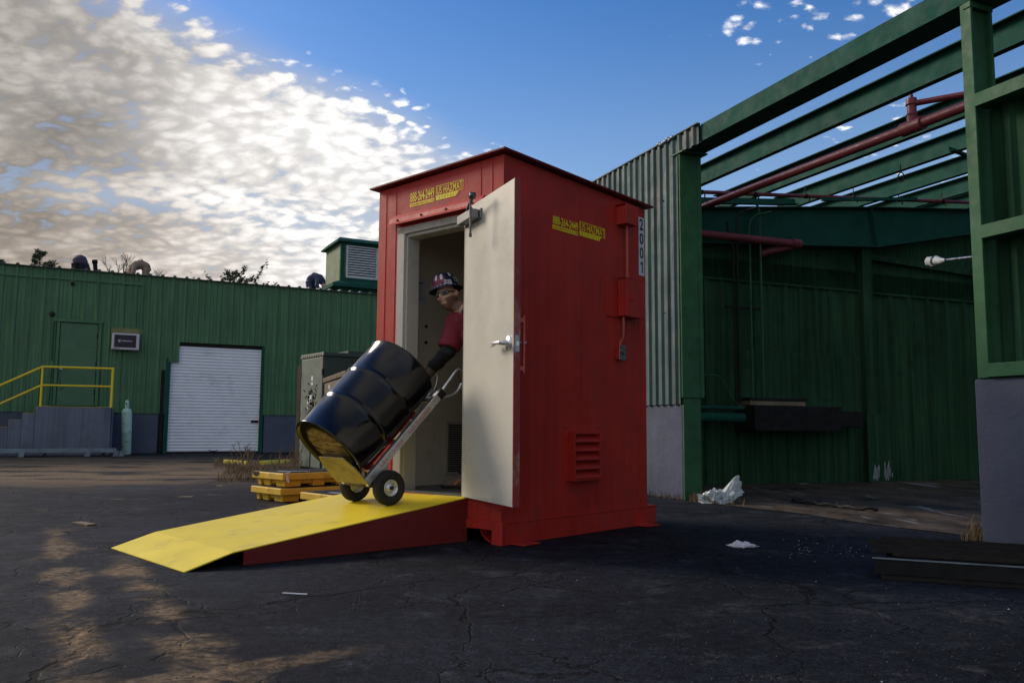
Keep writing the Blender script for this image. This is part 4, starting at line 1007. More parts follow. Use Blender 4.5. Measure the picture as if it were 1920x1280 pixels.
def build_drum():
    M = Matrix.Translation((0,0,0)) @ (Matrix((Vector((1,0,0)),FW*-1,AX)).transposed().to_4x4())
    t = thing('steel_drum', 'glossy black steel drum with two rolling hoops lying tilted on the hand truck', 'drum', TR, TR_RZ)
    base = P0+AX*.012+FW*.315
    Mt = Matrix.Translation(base) @ M
    r, H = .286, .872; pr = [(r-.020,.016),(r-.006,.0),(r+.004,.0),(r+.008,.007),(r+.006,.014),(r,.020)]
    for zc in (H*.345, H*.655):
        pr += [(r,zc-.034),(r+.001,zc-.026),(r+.007,zc-.011),(r+.010,zc),(r+.007,zc+.011),(r+.001,zc+.026),(r,zc+.034)]
    pr += [(r,H-.020),(r+.006,H-.014),(r+.008,H-.007),(r+.004,H),(r-.006,H),(r-.020,H-.016)]
    g = MB(); g.lathe(pr, 96, Mt); g.build('drum_shell', M_DRUM, t)
    g = MB(); g.lathe([(0,.018),(.15,.018),(.205,.022),(.235,.014),(r-.0185,.0155)][::-1], 64, Mt)
    m = bpy.data.materials.new('scuffed drum bottom'); m.use_nodes = True
    T = NT(m.node_tree); b = m.node_tree.nodes['Principled BSDF']
    v = T.node('ShaderNodeTexCoord').outputs['Object']
    d = T.vm('DISTANCE', v, tuple(base+AX*.018)); n = T.noise(v, 9, 7, .68)
    mk = T.step(T.m('ADD', d, T.m('MULTIPLY', T.m('SUBTRACT', n, .5), .10)), .185, .215, 1, 0)
    sc_ = T.step(T.noise(T.vm('MULTIPLY', v, (1.5,7,7)), 3, 6, .7), .36, .62)
    c = T.mix(mk, (.010,.009,.008), T.mix(sc_, (.06,.04,.022), (.33,.25,.14)))
    T.l.new(c, b.inputs['Base Color']); b.inputs['Roughness'].default_value = .9; b.inputs['Specular IOR Level'].default_value = .05
    g.build('drum_bottom', m, t)
    g = MB(); g.lathe([(r-.0185,H-.0165),(.235,H-.012),(0,H-.012)], 64, Mt); g.build('drum_lid', M_DRUM, t)
    g = MB(); g.lathe([(0,.012),(.026,.010),(.032,0)], 20, Mt @ Matrix.Translation((.10,.16,H-.012))); g.build('bung', M_DRUM, t)
build_drum()

# ================================================================== people
def skin(name, joints, edges, mats, parent=None, sub=2, root=0):
    """joints: list of (point, radius or (rx, ry)); grows one smooth continuous surface over the skeleton"""
    me = bpy.data.meshes.new(name)
    me.from_pydata([tuple(j[0]) for j in joints], edges, [])
    o = bpy.data.objects.new(name, me); COL.objects.link(o)
    md = o.modifiers.new('skin', 'SKIN'); md.use_smooth_shade = True; md.branch_smoothing = .6
    if not me.skin_vertices: me.attributes.new('skin', 'FLOAT', 'POINT')
    for i, j in enumerate(joints):
        r = j[1]; me.skin_vertices[0].data[i].radius = r if isinstance(r, tuple) else (r, r)
        me.skin_vertices[0].data[i].use_root = (i == root)
    if sub:
        sb = o.modifiers.new('sub', 'SUBSURF'); sb.levels = sub; sb.render_levels = sub
    apply_mods(o)
    for m in (mats if isinstance(mats, (list, tuple)) else [mats]): o.data.materials.append(m)
    for p in o.data.polygons: p.use_smooth = True
    if parent: o.parent = parent
    return o
def cloth(name, m, parent, tubes, voxel=.008, sm=4):
    """one continuous garment: overlapping limbs fused by a remesh; tubes: lists of (point, (half width, half depth))"""
    g = MB()
    for tb, ax in tubes:
        pts = [Vector(p) for p, r in tb]; n = 20; rings = []
        for i, (p, r) in enumerate(tb):
            r = r if isinstance(r, tuple) else (r, r)
            d = (pts[min(i+1,len(pts)-1)]-pts[max(i-1,0)]).normalized(); a = Vector(ax); a = (a-d*a.dot(d)).normalized(); b = d.cross(a)
            rings.append([pts[i]+a*math.cos(2*math.pi*k/n)*r[0]+b*math.sin(2*math.pi*k/n)*r[1] for k in range(n)])
        vs = [v for q in rings for v in q]
        g.add(vs, [(i*n+k, i*n+(k+1) % n, (i+1)*n+(k+1) % n, (i+1)*n+k) for i in range(len(rings)-1) for k in range(n)]+[list(range(n-1,-1,-1)), [len(vs)-n+k for k in range(n)]], 0, True)
    o = g.build(name, m, parent); remesh(o, voxel, sm); largest(o)
    if not o.data.materials: o.data.materials.append(m)
    # soft folds
    for v in o.data.vertices:
        q = v.co; v.co = q+v.normal*(.010*mnoise.noise(Vector((q.x*8+q.z*6,q.y*8,q.z*20)))+.004*mnoise.noise(q*38))
    return o
def chain(n, start=0): return [(i, i+1) for i in range(start, start+n-1)]
def remesh(o, voxel, smooth=2):
    r = o.modifiers.new('remesh', 'REMESH'); r.mode = 'VOXEL'; r.voxel_size = voxel; r.use_smooth_shade = True
    if smooth:
        s_ = o.modifiers.new('smooth', 'SMOOTH'); s_.iterations = smooth; s_.factor = .5
    mats = list(o.data.materials); apply_mods(o)
    if not len(o.data.materials):
        for m in mats: o.data.materials.append(m)
    for p in o.data.polygons: p.use_smooth = True
    return o
def largest(o):
    """drop the inner scraps a remesh leaves behind"""
    bm = bmesh.new(); bm.from_mesh(o.data); bm.verts.ensure_lookup_table(); seen = set(); best = []
    for v in bm.verts:
        if v.index in seen: continue
        st = [v]; comp = []; seen.add(v.index)
        while st:
            u = st.pop(); comp.append(u)
            for e in u.link_edges:
                w = e.other_vert(u)
                if w.index not in seen: seen.add(w.index); st.append(w)
        if len(comp) > len(best): best = comp
    keep = set(v.index for v in best)
    bmesh.ops.delete(bm, geom=[v for v in bm.verts if v.index not in keep], context='VERTS')
    bm.to_mesh(o.data); bm.free()
def head_mesh(F):
    """F maps head space (x right, y face, z up, metres) to the figure"""
    n, m = 48, 36; vs = []; fs = []
    def gs(d, r): return math.exp(-(d/r)**2)
    for i in range(m+1):
        ph = math.pi*i/m
        for k in range(n):
            t = 2*math.pi*k/n
            x, y, z = math.sin(ph)*math.cos(t), math.sin(ph)*math.sin(t), -math.cos(ph)
            px, py, pz = .077*x, .099*y, .122*z
            if z < 0:
                px *= 1-.30*(-z)**1.6
                if y > 0: py *= 1-.10*(-z)**2
                else: py *= 1-.38*(-z)**1.3
            if y > 0:
                px *= 1-.06*y
                py += .030*gs(math.hypot(x*1.5, z+.16), .17)+.018*gs(math.hypot(x*1.9, z-.02), .13)      # nose
                py += .007*gs(z-.24, .12)*(1-abs(x))                                                     # brow
                for e in (-.36, .36): py -= .013*gs(math.hypot(x-e, z-.08), .17)                          # eye sockets
                py += .008*gs(math.hypot(x*.8, z+.46), .12)-.006*gs(z+.50, .035)*gs(x, .30)+.006*gs(math.hypot(x, z+.58), .13)
                py += .012*gs(math.hypot(x*.8, z+.86), .25)
                for e in (-.62, .62): px += .004*(1 if e > 0 else -1)*gs(math.hypot(x-e, z+.12), .25)     # cheekbones
            vs.append(F @ Vector((px, py, pz)))
    for i in range(m):
        for k in range(n): fs.append((i*n+k, i*n+(k+1) % n, (i+1)*n+(k+1) % n, (i+1)*n+k))
    return vs, fs
def build_man():
    OX, OY, OZ = -.75, .50, .331
    t = thing('person', 'man in hard hat and maroon T-shirt wheeling the drum out of the locker', 'person', K2(OX, OY, OZ), K_RZ)
    P = lambda x, y, z: Vector((x-OX, y-OY, z-OZ))
    def fromtruck(v):
        w = Vector((TR.x+math.cos(TR_RZ)*v[0]-math.sin(TR_RZ)*v[1], TR.y+math.sin(TR_RZ)*v[0]+math.cos(TR_RZ)*v[1], TR.z+v[2]))
        d = w-K_O; return Vector((math.cos(TH)*d.x-math.sin(TH)*d.y-OX, math.sin(TH)*d.x+math.cos(TH)*d.y-OY, w.z-OZ))
    pel, sp, ch, nk = P(-.57,.60,1.22), P(-.61,.52,1.44), P(-.64,.40,1.63), P(-.70,.33,1.765)
    hc = P(-.815,.235,1.872)
    shR, shL = P(-.785,.315,1.655), P(-.46,.40,1.66)
    gR = fromtruck((-.165,.600,.940)); gL = fromtruck((.165,.715,.960))
    elR, elL = P(-.795,.225,1.415), P(-.47,.27,1.38)
    wrR = gR+Vector((.045,.030,.095)); wrL = gL+Vector((.07,.05,.07))
    hiR, hiL = P(-.66,.58,1.17), P(-.47,.64,1.17)
    knR, knL = P(-.725,.50,.80), P(-.46,.66,.78)
    anR, anL = P(-.77,.455,.42), P(-.44,.85,.42)
    toR, toL = P(-.95,.385,.375), P(-.47,.68,.37)
    J = [(pel,(.145,.12)),(sp,(.145,.115)),(ch,(.16,.12)),(nk,.062),(nk.lerp(hc,.55),.056),
         (shR,.072),(elR,.044),(wrR,.030),(gR+Vector((.02,.0,.03)),.030),
         (shL,.072),(elL,.044),(wrL,.030),(gL+Vector((.03,.02,.02)),.030),
         (hiR,.098),(knR,.062),(anR,.042),(toR,.032),(hiL,.098),(knL,.062),(anL,.042),(toL,.032)]
    E = [(0,1),(1,2),(2,3),(3,4),(2,5),(5,6),(6,7),(7,8),(2,9),(9,10),(10,11),(11,12),(0,13),(13,14),(14,15),(15,16),(0,17),(17,18),(18,19),(19,20)]
    body = skin('body', J, E, [M_SKIN, M_STUB], t)
    yF = Vector((.26,-.95,-.09)).normalized(); up = Vector((-.22,-.05,1)); xF = yF.cross(up).normalized(); zF = xF.cross(yF).normalized()
    F = Matrix((xF, yF, zF)).transposed().to_4x4(); F.translation = hc
    hv, hf = head_mesh(F)
    bm = bmesh.new(); bm.from_mesh(body.data)
    nv = [bm.verts.new(v) for v in hv]
    for f in hf:
        try: bm.faces.new([nv[i] for i in f])
        except ValueError: pass
    nb = MB(); nb.tube([nk+Vector((.02,.03,-.10)), nk, F @ Vector((0,-.050,-.075)), F @ Vector((0,-.045,.0))], [.085,.066,.060,.055], 20)
    vv = [bm.verts.new(v) for v in nb.v]
    for f in nb.f:
        try: bm.faces.new([vv[i] for i in f])
        except ValueError: pass
    for s in (-1, 1):    # ears
        eb = MB(); 
        n, m = 14, 8; vs = []; fs = []
        for i in range(m+1):
            ph = math.pi*i/m
            for k in range(n):
                a = 2*math.pi*k/n
                q = Vector((s*(.079+.011*math.sin(ph)*math.cos(a)), -.012+.019*math.sin(ph)*math.sin(a), -.004-.034*math.cos(ph)))
                q.x += s*(.010 if q.y < -.012 else 0)
                vs.append(bm.verts.new(F @ q))
        for i in range(m):
            for k in range(n):
                try: bm.faces.new((vs[i*n+k], vs[i*n+(k+1) % n], vs[(i+1)*n+(k+1) % n], vs[(i+1)*n+k]))
                except ValueError: pass
    bmesh.ops.remove_doubles(bm, verts=bm.verts, dist=1e-5)
    bm.to_mesh(body.data); bm.free()
    remesh(body, .0055, 1); largest(body)
    Fi = F.inverted()
    if len(body.data.materials) < 2:
        body.data.materials.clear(); body.data.materials.append(M_SKIN); body.data.materials.append(M_STUB)
    for p in body.data.polygons:
        c = Fi @ p.center
        lip = abs(c.z+.060) < .010 and abs(c.x) < .024
        nose = abs(c.x) < .02 and c.z > -.045
        p.material_index = 1 if (c.length < .16 and -.14 < c.z < -.030+.25*max(0,abs(c.x)-.03) and c.y > -.03 and not lip and not nose) or (c.length < .16 and c.z > .02 and c.y < .0 and abs(c.x) < .077) else 0
    # shirt with short sleeves
    X_ = (1,.1,0)
    so_ = cloth('shirt', M_SHIRT, t, [([(pel+Vector((0,0,-.07)),(.17,.135)),(sp,(.17,.13)),(ch+Vector((0,0,-.03)),(.185,.135)),(ch.lerp(nk,.55),(.13,.105)),(nk.lerp(hc,-.05),(.082,.080))], X_),
        ([(shL,(.09,.09)),(ch.lerp(nk,.42)+Vector((0,0,.0)),(.115,.10)),(shR,(.09,.09))], (0,1,0)),
        ([(ch.lerp(nk,.5),.09),(shR+Vector((0,0,.0)),.098),(shR.lerp(elR,.5),.092),(shR.lerp(elR,.88),.090)], X_), ([(ch.lerp(nk,.5),.09),(shL,.098),(shL.lerp(elL,.5),.09),(shL.lerp(elL,.88),.086)], X_)], .009, 3)
    g = MB(); d = (hc-nk).normalized(); M = Matrix.Translation(nk.lerp(hc,.06)) @ d.to_track_quat('Z','Y').to_matrix().to_4x4()
    g.lathe([(.071,-.016),(.080,-.006),(.076,.004),(.066,.006),(.064,-.006),(.071,-.016)], 28, M); g.build('shirt_collar', mat('pale collar', (.38,.32,.30), .8, var=.1), so_)
    for a, b, w in ((shR,elR,wrR),(shL,elL,wrL)):
        cloth('under_sleeve', M_SLEEVE, t, [([(a.lerp(b,.55),.070),(b,.064),(b.lerp(w,.5),.056),(w,.046)], (1,.1,0))], .007, 3)
    cloth('trousers', M_JEAN, t, [([(pel+Vector((0,0,.05)),(.162,.13)),(pel+Vector((0,0,-.03)),(.175,.14)),(pel+Vector((0,.01,-.12)),(.165,.13))], X_)]+
        [([(h_,.115),(h_.lerp(k_,.5),.10),(k_,.088),(k_.lerp(a_,.5),.082),(a_+Vector((0,0,.02)),.084)], X_) for h_, k_, a_ in ((hiR,knR,anR),(hiL,knL,anL))], .010, 3)
    for an, to in ((anR,toR),(anL,toL)):
        d = (to-an); d.z = 0; d.normalize(); s_ = Vector((-d.y,d.x,0)); z0 = .003
        o_ = Vector((an.x,an.y,0))
        q = [(o_-d*.055+Vector((0,0,z0+.045)),(.042,.042)),(o_+d*.02+Vector((0,0,z0+.055)),(.050,.046)),(o_+d*.10+Vector((0,0,z0+.040)),(.047,.036)),(o_+d*.19+Vector((0,0,z0+.030)),(.042,.026)),(o_+d*.225+Vector((0,0,z0+.026)),(.030,.020))]
        sh_ = skin('shoe', q, chain(5), M_SHOE, t)
        g = MB(); 
        for side in (-1, 1):
            pts = [o_+d*.035+s_*side*.056+Vector((0,0,.075)), o_+d*.060+s_*side*.056+Vector((0,0,.075)), o_+d*.105+s_*side*.054+Vector((0,0,.030)), o_+d*.080+s_*side*.055+Vector((0,0,.030))]
            g.prism(pts, s_*side*.003)
        g.build('shoe_flash', M_ORG, sh_)
        g = MB(); ol = []
        for k in range(20):
            a = 2*math.pi*k/20; ol.append(o_+d*(.085+.150*math.cos(a))+s_*.048*math.sin(a)+Vector((0,0,.001)))
        g.prism(ol, (0,0,.018)); g.build('sole', M_BLK, sh_)
    # gloved hands closed round the handle loops
    def glove(G, dr, wr, name):
        dr = dr.normalized(); to = (wr-G); to = (to-dr*to.dot(dr)).normalized(); sd_ = dr.cross(to)
        g = MB()
        def arc(a, rr): a = R(a); return to*math.cos(a)*rr+sd_*math.sin(a)*rr
        rr = .0245
        palm = G+to*.034
        vs = []
        g.ball((0,0,0), (.052,.026,.046), n=18, m=12)
        Mp = Matrix((dr, sd_, to)).transposed().to_4x4(); Mp.translation = palm+sd_*.012
        g.v = [Mp @ v for v in g.v]
        g.tube([palm+to*.02, palm+to*.045, wr, wr.lerp(palm,-.40)], [.042,.042,.048,.058], 16)
        for i, (ln, r_) in enumerate(((215,.0122),(235,.0126),(225,.0122),(195,.0110))):
            off = dr*(.0315-.021*i)
            pts = [palm+off*.95+sd_*.010+to*.004]+[G+off+arc(a, rr) for a in [20+ln*k/6 for k in range(0,7)]]
            g.tube(pts, [r_*1.1]+[r_]*5+[r_*.92, r_*.70], 10)
        pts = [palm+dr*.034+sd_*.002, G+dr*.048+arc(-25,.030), G+dr*.040+arc(-75,.027), G+dr*.030+arc(-115,.025)]
        g.tube(pts, [.0135,.0125,.0115,.008], 10)
        o = g.build(name, M_GLOVE, t)
        return remesh(o, .0034, 1)
    glove(gR, fromtruck((-.165,.54,.87))-fromtruck((-.165,.655,1.01)), wrR, 'glove')
    glove(gL, fromtruck((.165,.72,.93))-fromtruck((.165,.71,.995)), wrL, 'glove')
    # safety glasses
    g = MB()
    for s in (-1, 1):
        n = 12; ring = []
        for k in range(n):
            a = 2*math.pi*k/n; x = s*(.033+.030*math.cos(a)); z = .010+.017*math.sin(a)-.004*math.cos(a)
            ring.append((x, z))
        fr = [F @ Vector((x, .108-9.5*x*x, z)) for x, z in ring]
        g.prism(fr, yF*.0025)
    gl = g.build('safety_glasses', M_LENS, t)
    g = MB()
    for s in (-1, 1): g.bar(F @ Vector((s*.063,.072,.014)), F @ Vector((s*.083,-.02,.012)), .004, .010, up=zF)
    g.bar(F @ Vector((-.006,.110,.014)), F @ Vector((.006,.110,.014)), .005, .006, up=zF)
    for s in (-1, 1): g.bar(F @ Vector((s*.006,.111,.024)), F @ Vector((s*.063,.074,.026)), .004, .005, up=zF)
    g.build('glasses_frame', M_BLKP, gl)
    # full brim hard hat with stickers
    Mh = F @ Matrix.Translation((0,-.006,.056)) @ Matrix.Rotation(R(3),4,'X') @ Matrix.Diagonal((.93,1.06,1,1))
    pr = [(.145,-.012),(.147,-.008),(.131,.0),(.113,.006),(.110,.014),(.108,.050),(.099,.086),(.078,.113),(.045,.128),(0,.133)]
    g = MB(); g.lathe(pr, 56, Mh)
    pi_ = [(.145,-.012),(.130,-.004),(.110,.003),(.104,.010),(.099,.048),(.088,.078),(.066,.099),(.036,.110),(0,.114)]
    g.lathe(pi_[::-1], 56, Mh, 1)
    def shell(ang, z):   # point on the dome
        for (r0,z0),(r1,z1) in zip(pr[3:], pr[4:]):
            if z0 <= z <= z1:
                r_ = r0+(r1-r0)*(z-z0)/(z1-z0); return Mh @ Vector(((r_+.0022)*math.cos(R(ang)), (r_+.0022)*math.sin(R(ang)), z+.001))
        return Mh @ Vector((0,0,.133))
    def decal(a0, a1, z0, z1, mi, n=6, m=4):
        vs = [shell(a0+(a1-a0)*i/n, z0+(z1-z0)*j/m) for j in range(m+1) for i in range(n+1)]
        g.add(vs, [(j*(n+1)+i, j*(n+1)+i+1, (j+1)*(n+1)+i+1, (j+1)*(n+1)+i) for j in range(m) for i in range(n)], mi, True)
    # maroon and white panels to the front, a navy field on the side, white flashes to the rear
    decal(60, 128, .014, .100, 2); decal(78, 90, .058, .104, 3); decal(106, 118, .056, .104, 3)
    decal(214, 236, .018, .040, 3); decal(20, 48, .02, .05, 3)
    decal(150, 162, .080, .122, 3); decal(186, 204, .030, .072, 3)
    for k in range(9): decal(66+k*17, 74+k*17, .0095, .0155, 3, 3, 1)
    hat = g.build('hard_hat', [M_NAVY, M_BLK, mat('maroon hat panel', (.20,.022,.06), .35, var=.1), M_WHT], t)
    # letter tiles on the front left of the dome
    def tile(ch, ang, z, w, h):
        c = shell(ang, z); nn = (c-(Mh @ Vector((0,0,z-.02)))).normalized(); zz = (zF-nn*zF.dot(nn)).normalized(); xx = zz.cross(nn)
        q = MB(); o0 = c+nn*.003
        q.prism([o0-xx*w/2-zz*h/2, o0+xx*w/2-zz*h/2, o0+xx*w/2+zz*h/2, o0-xx*w/2+zz*h/2], nn*.001, 0)
        q.text(ch, o0-xx*w*.36-zz*h*.40+nn*.0012, xx, zz, w*.72, h*.8, 1, .0006, bold=.03)
        q.build('letter_tile', [M_WHT, M_NAVY], hat)
    tile('N', 128, .030, .027, .036); tile('Y', 145, .026, .027, .040)
    c = shell(176, .056); nn = (c-(Mh @ Vector((0,0,.02)))).normalized(); zz = (zF-nn*zF.dot(nn)).normalized(); xx = zz.cross(nn)
    q = MB(); n = 24
    for r0, r1, a0, a1, dz in ((.019,.024,0,360,0),(.0,.010,0,360,.004),(.026,.031,195,345,0)):
        vs = []
        for i in range(n+1):
            a = R(a0+(a1-a0)*i/n)
            for r_ in (r0, r1): vs.append(c+nn*.0035+xx*r_*math.cos(a)*1.05+zz*(r_*math.sin(a)+dz))
        q.add(vs, [(2*i, 2*i+1, 2*i+3, 2*i+2) for i in range(n)])
    q.build('emblem', mat('pale blue emblem', (.38,.58,.66), .5), hat)
    return t
build_man()
def roof_person(px, py_top, py_ft, off, face, label, mats, tool=None):
    """a figure bent over at work on the warehouse roof"""
    d = pix(px, py_ft); n = Vector((math.sin(L_RZ), -math.cos(L_RZ), 0))
    Pl = L2(0, off); tt = (Pl-Vector((0,0,CAM_H))).dot(n)/d.dot(n)
    x, y = d.x*tt, d.y*tt
    zr = 5.245+(off+.1)*.0425
    zt = CAM_H+pix(px, py_top).z*tt
    k = (zt-zr)/1.06
    t = thing('person', label, 'person', (x, y, zr), face, 'roofers bending over on the warehouse roof')
    t['label'] = label
    V = lambda a, b, c: Vector((a*k, b*k, c*k))
    tb = [([(V(0,.10,.70),(.20*k,.17*k)),(V(0,.02,.90),(.25*k,.20*k)),(V(0,-.16,1.0),(.26*k,.21*k)),(V(0,-.36,.93),(.27*k,.20*k)),(V(0,-.50,.80),(.22*k,.16*k)),(V(0,-.56,.72),(.10*k,.10*k))], (1,0,0)),
          ([(V(0,-.53,.76),.07*k),(V(0,-.60,.66),.115*k),(V(0,-.63,.58),.12*k),(V(0,-.66,.49),.07*k)], (1,0,0))]
    for s_ in (-1, 1):
        tb.append(([(V(.12*s_,.06,.80),.16*k),(V(.15*s_,.0,.45),.12*k),(V(.16*s_,.08,.08),.085*k),(V(.16*s_,.06,.0),.09*k)], (1,0,0)))
        tb.append(([(V(.20*s_,-.42,.86),.10*k),(V(.30*s_,-.46,.58),.085*k),(V(.24*s_,-.58,.32),.06*k),(V(.22*s_,-.62,.22),.055*k)], (1,0,0)))
    o = cloth('body', mats[0], t, tb, .022*k, 3)
    for m in mats[1:]: o.data.materials.append(m)
    for p in o.data.polygons:
        c = p.center/k
        p.material_index = 1 if (c.z < .82 and c.y > -.26) else (2 if (c.y < -.56 and abs(c.x) < .16 and c.z < .68) or (c.z < .30 and c.y < -.5) else 0)
    return t
roof_person(147, 482, 512, 3.6, R(196), 'roofer in a dark purple jacket bent over with his back to the yard', [M_JACKET, M_JEAN, M_SKIN])
roof_person(271, 493, 522, 3.6, R(-62), 'roofer in tan work clothes bent over towards the left', [M_TAN, M_TAN, M_SKIN])
roof_person(584, 517, 546, 3.6, R(70), 'roofer in blue grey clothes bent over beside the green ventilator', [M_BLUEJ, M_BLUEJ, M_SKIN])
def build_roof_post():
    q = L2(.33, 2.0, 5.33)
    t = thing('vent_stub', 'short dark pipe stub leaning on the roof between two roofers', 'pipe', q)
    t.rotation_euler = (0, R(-8), 0)
    g = MB(); g.tube([(0,0,0),(0,0,.56)], .065, 14); g.build('pipe_stub', M_DARK, t)
    g = MB(); g.lathe([(.066,.50),(.085,.50),(.085,.60),(.05,.60)], 14); g.build('stub_cap', M_DARK, t)
build_roof_post()

# ================================================================== trees beyond the roof
def tree(name, label, px, py_top, depth, kind, spread, seed):
    rnd = random.Random(seed)
    top = atd(px, py_top, depth)
    t = thing(name, label, 'tree', (top.x, depth, 0))
    H = top.z
    tr = MB(); lf = MB()
    def leaf(c, s):
        a = Vector((rnd.gauss(0,1),rnd.gauss(0,1),rnd.gauss(0,1))).normalized(); b = a.orthogonal().normalized()*s; d = a.cross(b).normalized()*s*rnd.uniform(.3,.7)
        lf.add([c-b, c-d*.6, c+b, c+d], [(0,1,2,3)])
    if kind == 'pine':
        tr.tube([(0,0,0),(.05,0,H*.5),(0,0,H*.97)], [.20,.13,.02], 8)
        for k in range(34):
            z = H-.05-3.0*(k/34)**1.1; ln = (.14+.55*(H-z))*rnd.uniform(.7,1.25)*spread
            a = rnd.uniform(0, 6.28); e = Vector((math.cos(a)*ln, math.sin(a)*ln, ln*rnd.uniform(.25,.95)))
            tr.tube([(0,0,z),Vector((0,0,z))+e*.6,Vector((0,0,z))+e], [.03,.02,.008], 5)
            for _ in range(int(50+50*ln)):
                s = rnd.choice((1.0,.85,.7,.5))+rnd.gauss(0,.06); leaf(Vector((0,0,z))+e*s+Vector((rnd.gauss(0,.06),rnd.gauss(0,.06),rnd.gauss(0,.06))), rnd.uniform(.04,.10))
        for _ in range(110): leaf(Vector((rnd.gauss(0,.05),rnd.gauss(0,.05),H-rnd.random()*.7)), rnd.uniform(.03,.06))
    else:
        n = 5 if kind == 'bare' else 4
        tr.tube([(0,0,0),(0,0,H-3.2)], [.16,.10], 8)
        def twig(p, d, ln, r, lev):
            q = p+d*ln; tr.tube([p, p.lerp(q,.5)+Vector((rnd.gauss(0,.03),rnd.gauss(0,.03),0)), q], [r, r*.8, r*.55], 5)
            if lev == 0:
                for _ in range(2): leaf(q+Vector((rnd.gauss(0,.04),rnd.gauss(0,.04),rnd.gauss(0,.05))), rnd.uniform(.012,.028))
                return
            for _ in range(3):
                nd = (d+Vector((rnd.gauss(0,.36),rnd.gauss(0,.36),rnd.uniform(-.05,.25)))).normalized(); twig(p+d*ln*rnd.uniform(.45,1.0), nd, ln*rnd.uniform(.50,.72), r*.58, lev-1)
        for k in range(n):
            a = (k-(n-1)/2)*.34*spread; hgt = (1-.28*abs(k-(n-1)/2)/n)
            st = Vector((a*.35, rnd.gauss(0,.1), H-3.25)); d = Vector((a*.20, rnd.gauss(0,.05), 1)).normalized()
            tr.tube([st, st+d*1.7], [.05,.035], 6); twig(st+d*1.5, d, 1.0*hgt, .030, 3)
    tr.build('trunk', M_BARK, t)
    lf.build('crown', M_LEAF if kind == 'pine' else M_STRAW, t)
tree('pine_tree', 'dark pine top with an open crown showing above the left end of the warehouse roof', 76, 472, 46, 'pine', 1.0, 3)
tree('pine_tree', 'broad low pine top showing above the roof over the white roller door', 436, 512, 46, 'pine', 1.5, 8)
tree('pine_tree', 'tiny evergreen tip at the far left edge of the warehouse roof', 4, 490, 46, 'pine', .5, 5)
tree('bare_tree', 'leafless tree with fanned twigs above the roof between two roofers', 231, 474, 46, 'bare', 1.25, 11)
tree('bare_tree', 'faint small leafless tree just right of the tan roofer', 288, 504, 46, 'bare2', .8, 14)

# ================================================================== yard things
def build_pallet(loc, rz, label, z, scoop, tagged, L=1.3):
    t = thing('spill_pallet', label, 'pallet', (loc[0], loc[1], z), rz, 'yellow spill pallets beside the ramp')
    Wd = .68
    g = MB()
    g.box(0,L,0,Wd,.078,.150)
    g2 = g
    # tapered base with fork openings
    def blk(x0,x1,y0,y1): g.hexa([(x0+.008,y0+.008,.002),(x1-.008,y0+.008,.002),(x1-.008,y1-.008,.002),(x0+.008,y1-.008,.002),(x0,y0,.0775),(x1,y0,.0775),(x1,y1,.0775),(x0,y1,.0775)])
    i = .045
    for x0, x1 in ((i,.26),(.40,.56),(.72,.88),(1.02,L-i)):
        for y0, y1 in ((i,.24),(.36,.50),(.56,Wd-i)): blk(x0,x1,y0,y1)
    g.box(.08,L-.08,.08,Wd-.08,.030,.0775)
    g.build('pallet_body', M_PAL, t, bevel=.008)
    g = MB(); g.box(.035,L-.035,.035,Wd-.035,.1502,.1535)
    nx, ny = 34, 17
    for a in range(nx):
        for b in range(ny):
            if (a*7+b*3) % 11 == 0: continue
            x = .045+(L-.09)*a/nx; y = .045+(Wd-.09)*b/ny
            g.box(x, x+(L-.09)/nx*.70, y, y+(Wd-.09)/ny*.66, .1536, .1600)
    g.build('grating', M_GRID, t)
    if scoop:
        g = MB(); n = 12; c = (Wd-.09, .150)
        pts = [(-.002, c[0]+.075*math.cos(math.pi*k/n), c[1]-.050*math.sin(math.pi*k/n)) for k in range(n+1)]
        g.prism(pts, (-.003,0,0)); g.build('drain_scoop', M_BLKP, t)
    if tagged:
        g = MB(); g.bar((.09,.02,.158),(.02,-.006,.150), .014, .002); g.prism([(.030,-.010,.135),(.055,-.012,.130),(.070,-.016,.06),(.058,-.018,.048),(.036,-.016,.07)], (0,-.004,0)); g.build('paper_tag', M_WHT, t)
        g = MB(); g.bar((.10,.30,.1625),(.34,.02,.1625), .022, .002); g.bar((.12,.04,.1625),(.10,.30,.1625), .010, .002); g.build('tape', M_WHT, t)
    return t
PA = math.atan2(.69,.72)
build_pallet((-2.47,9.20), PA, 'lower yellow spill pallet of the stack of two', .002, False, False)
build_pallet((-2.455,9.215), PA+.015, 'upper yellow spill pallet with black grating and a white tag', .163, True, True)
build_pallet((-1.69,8.30), PA, 'single yellow spill pallet lying between the stack and the ramp', .002, False, True)
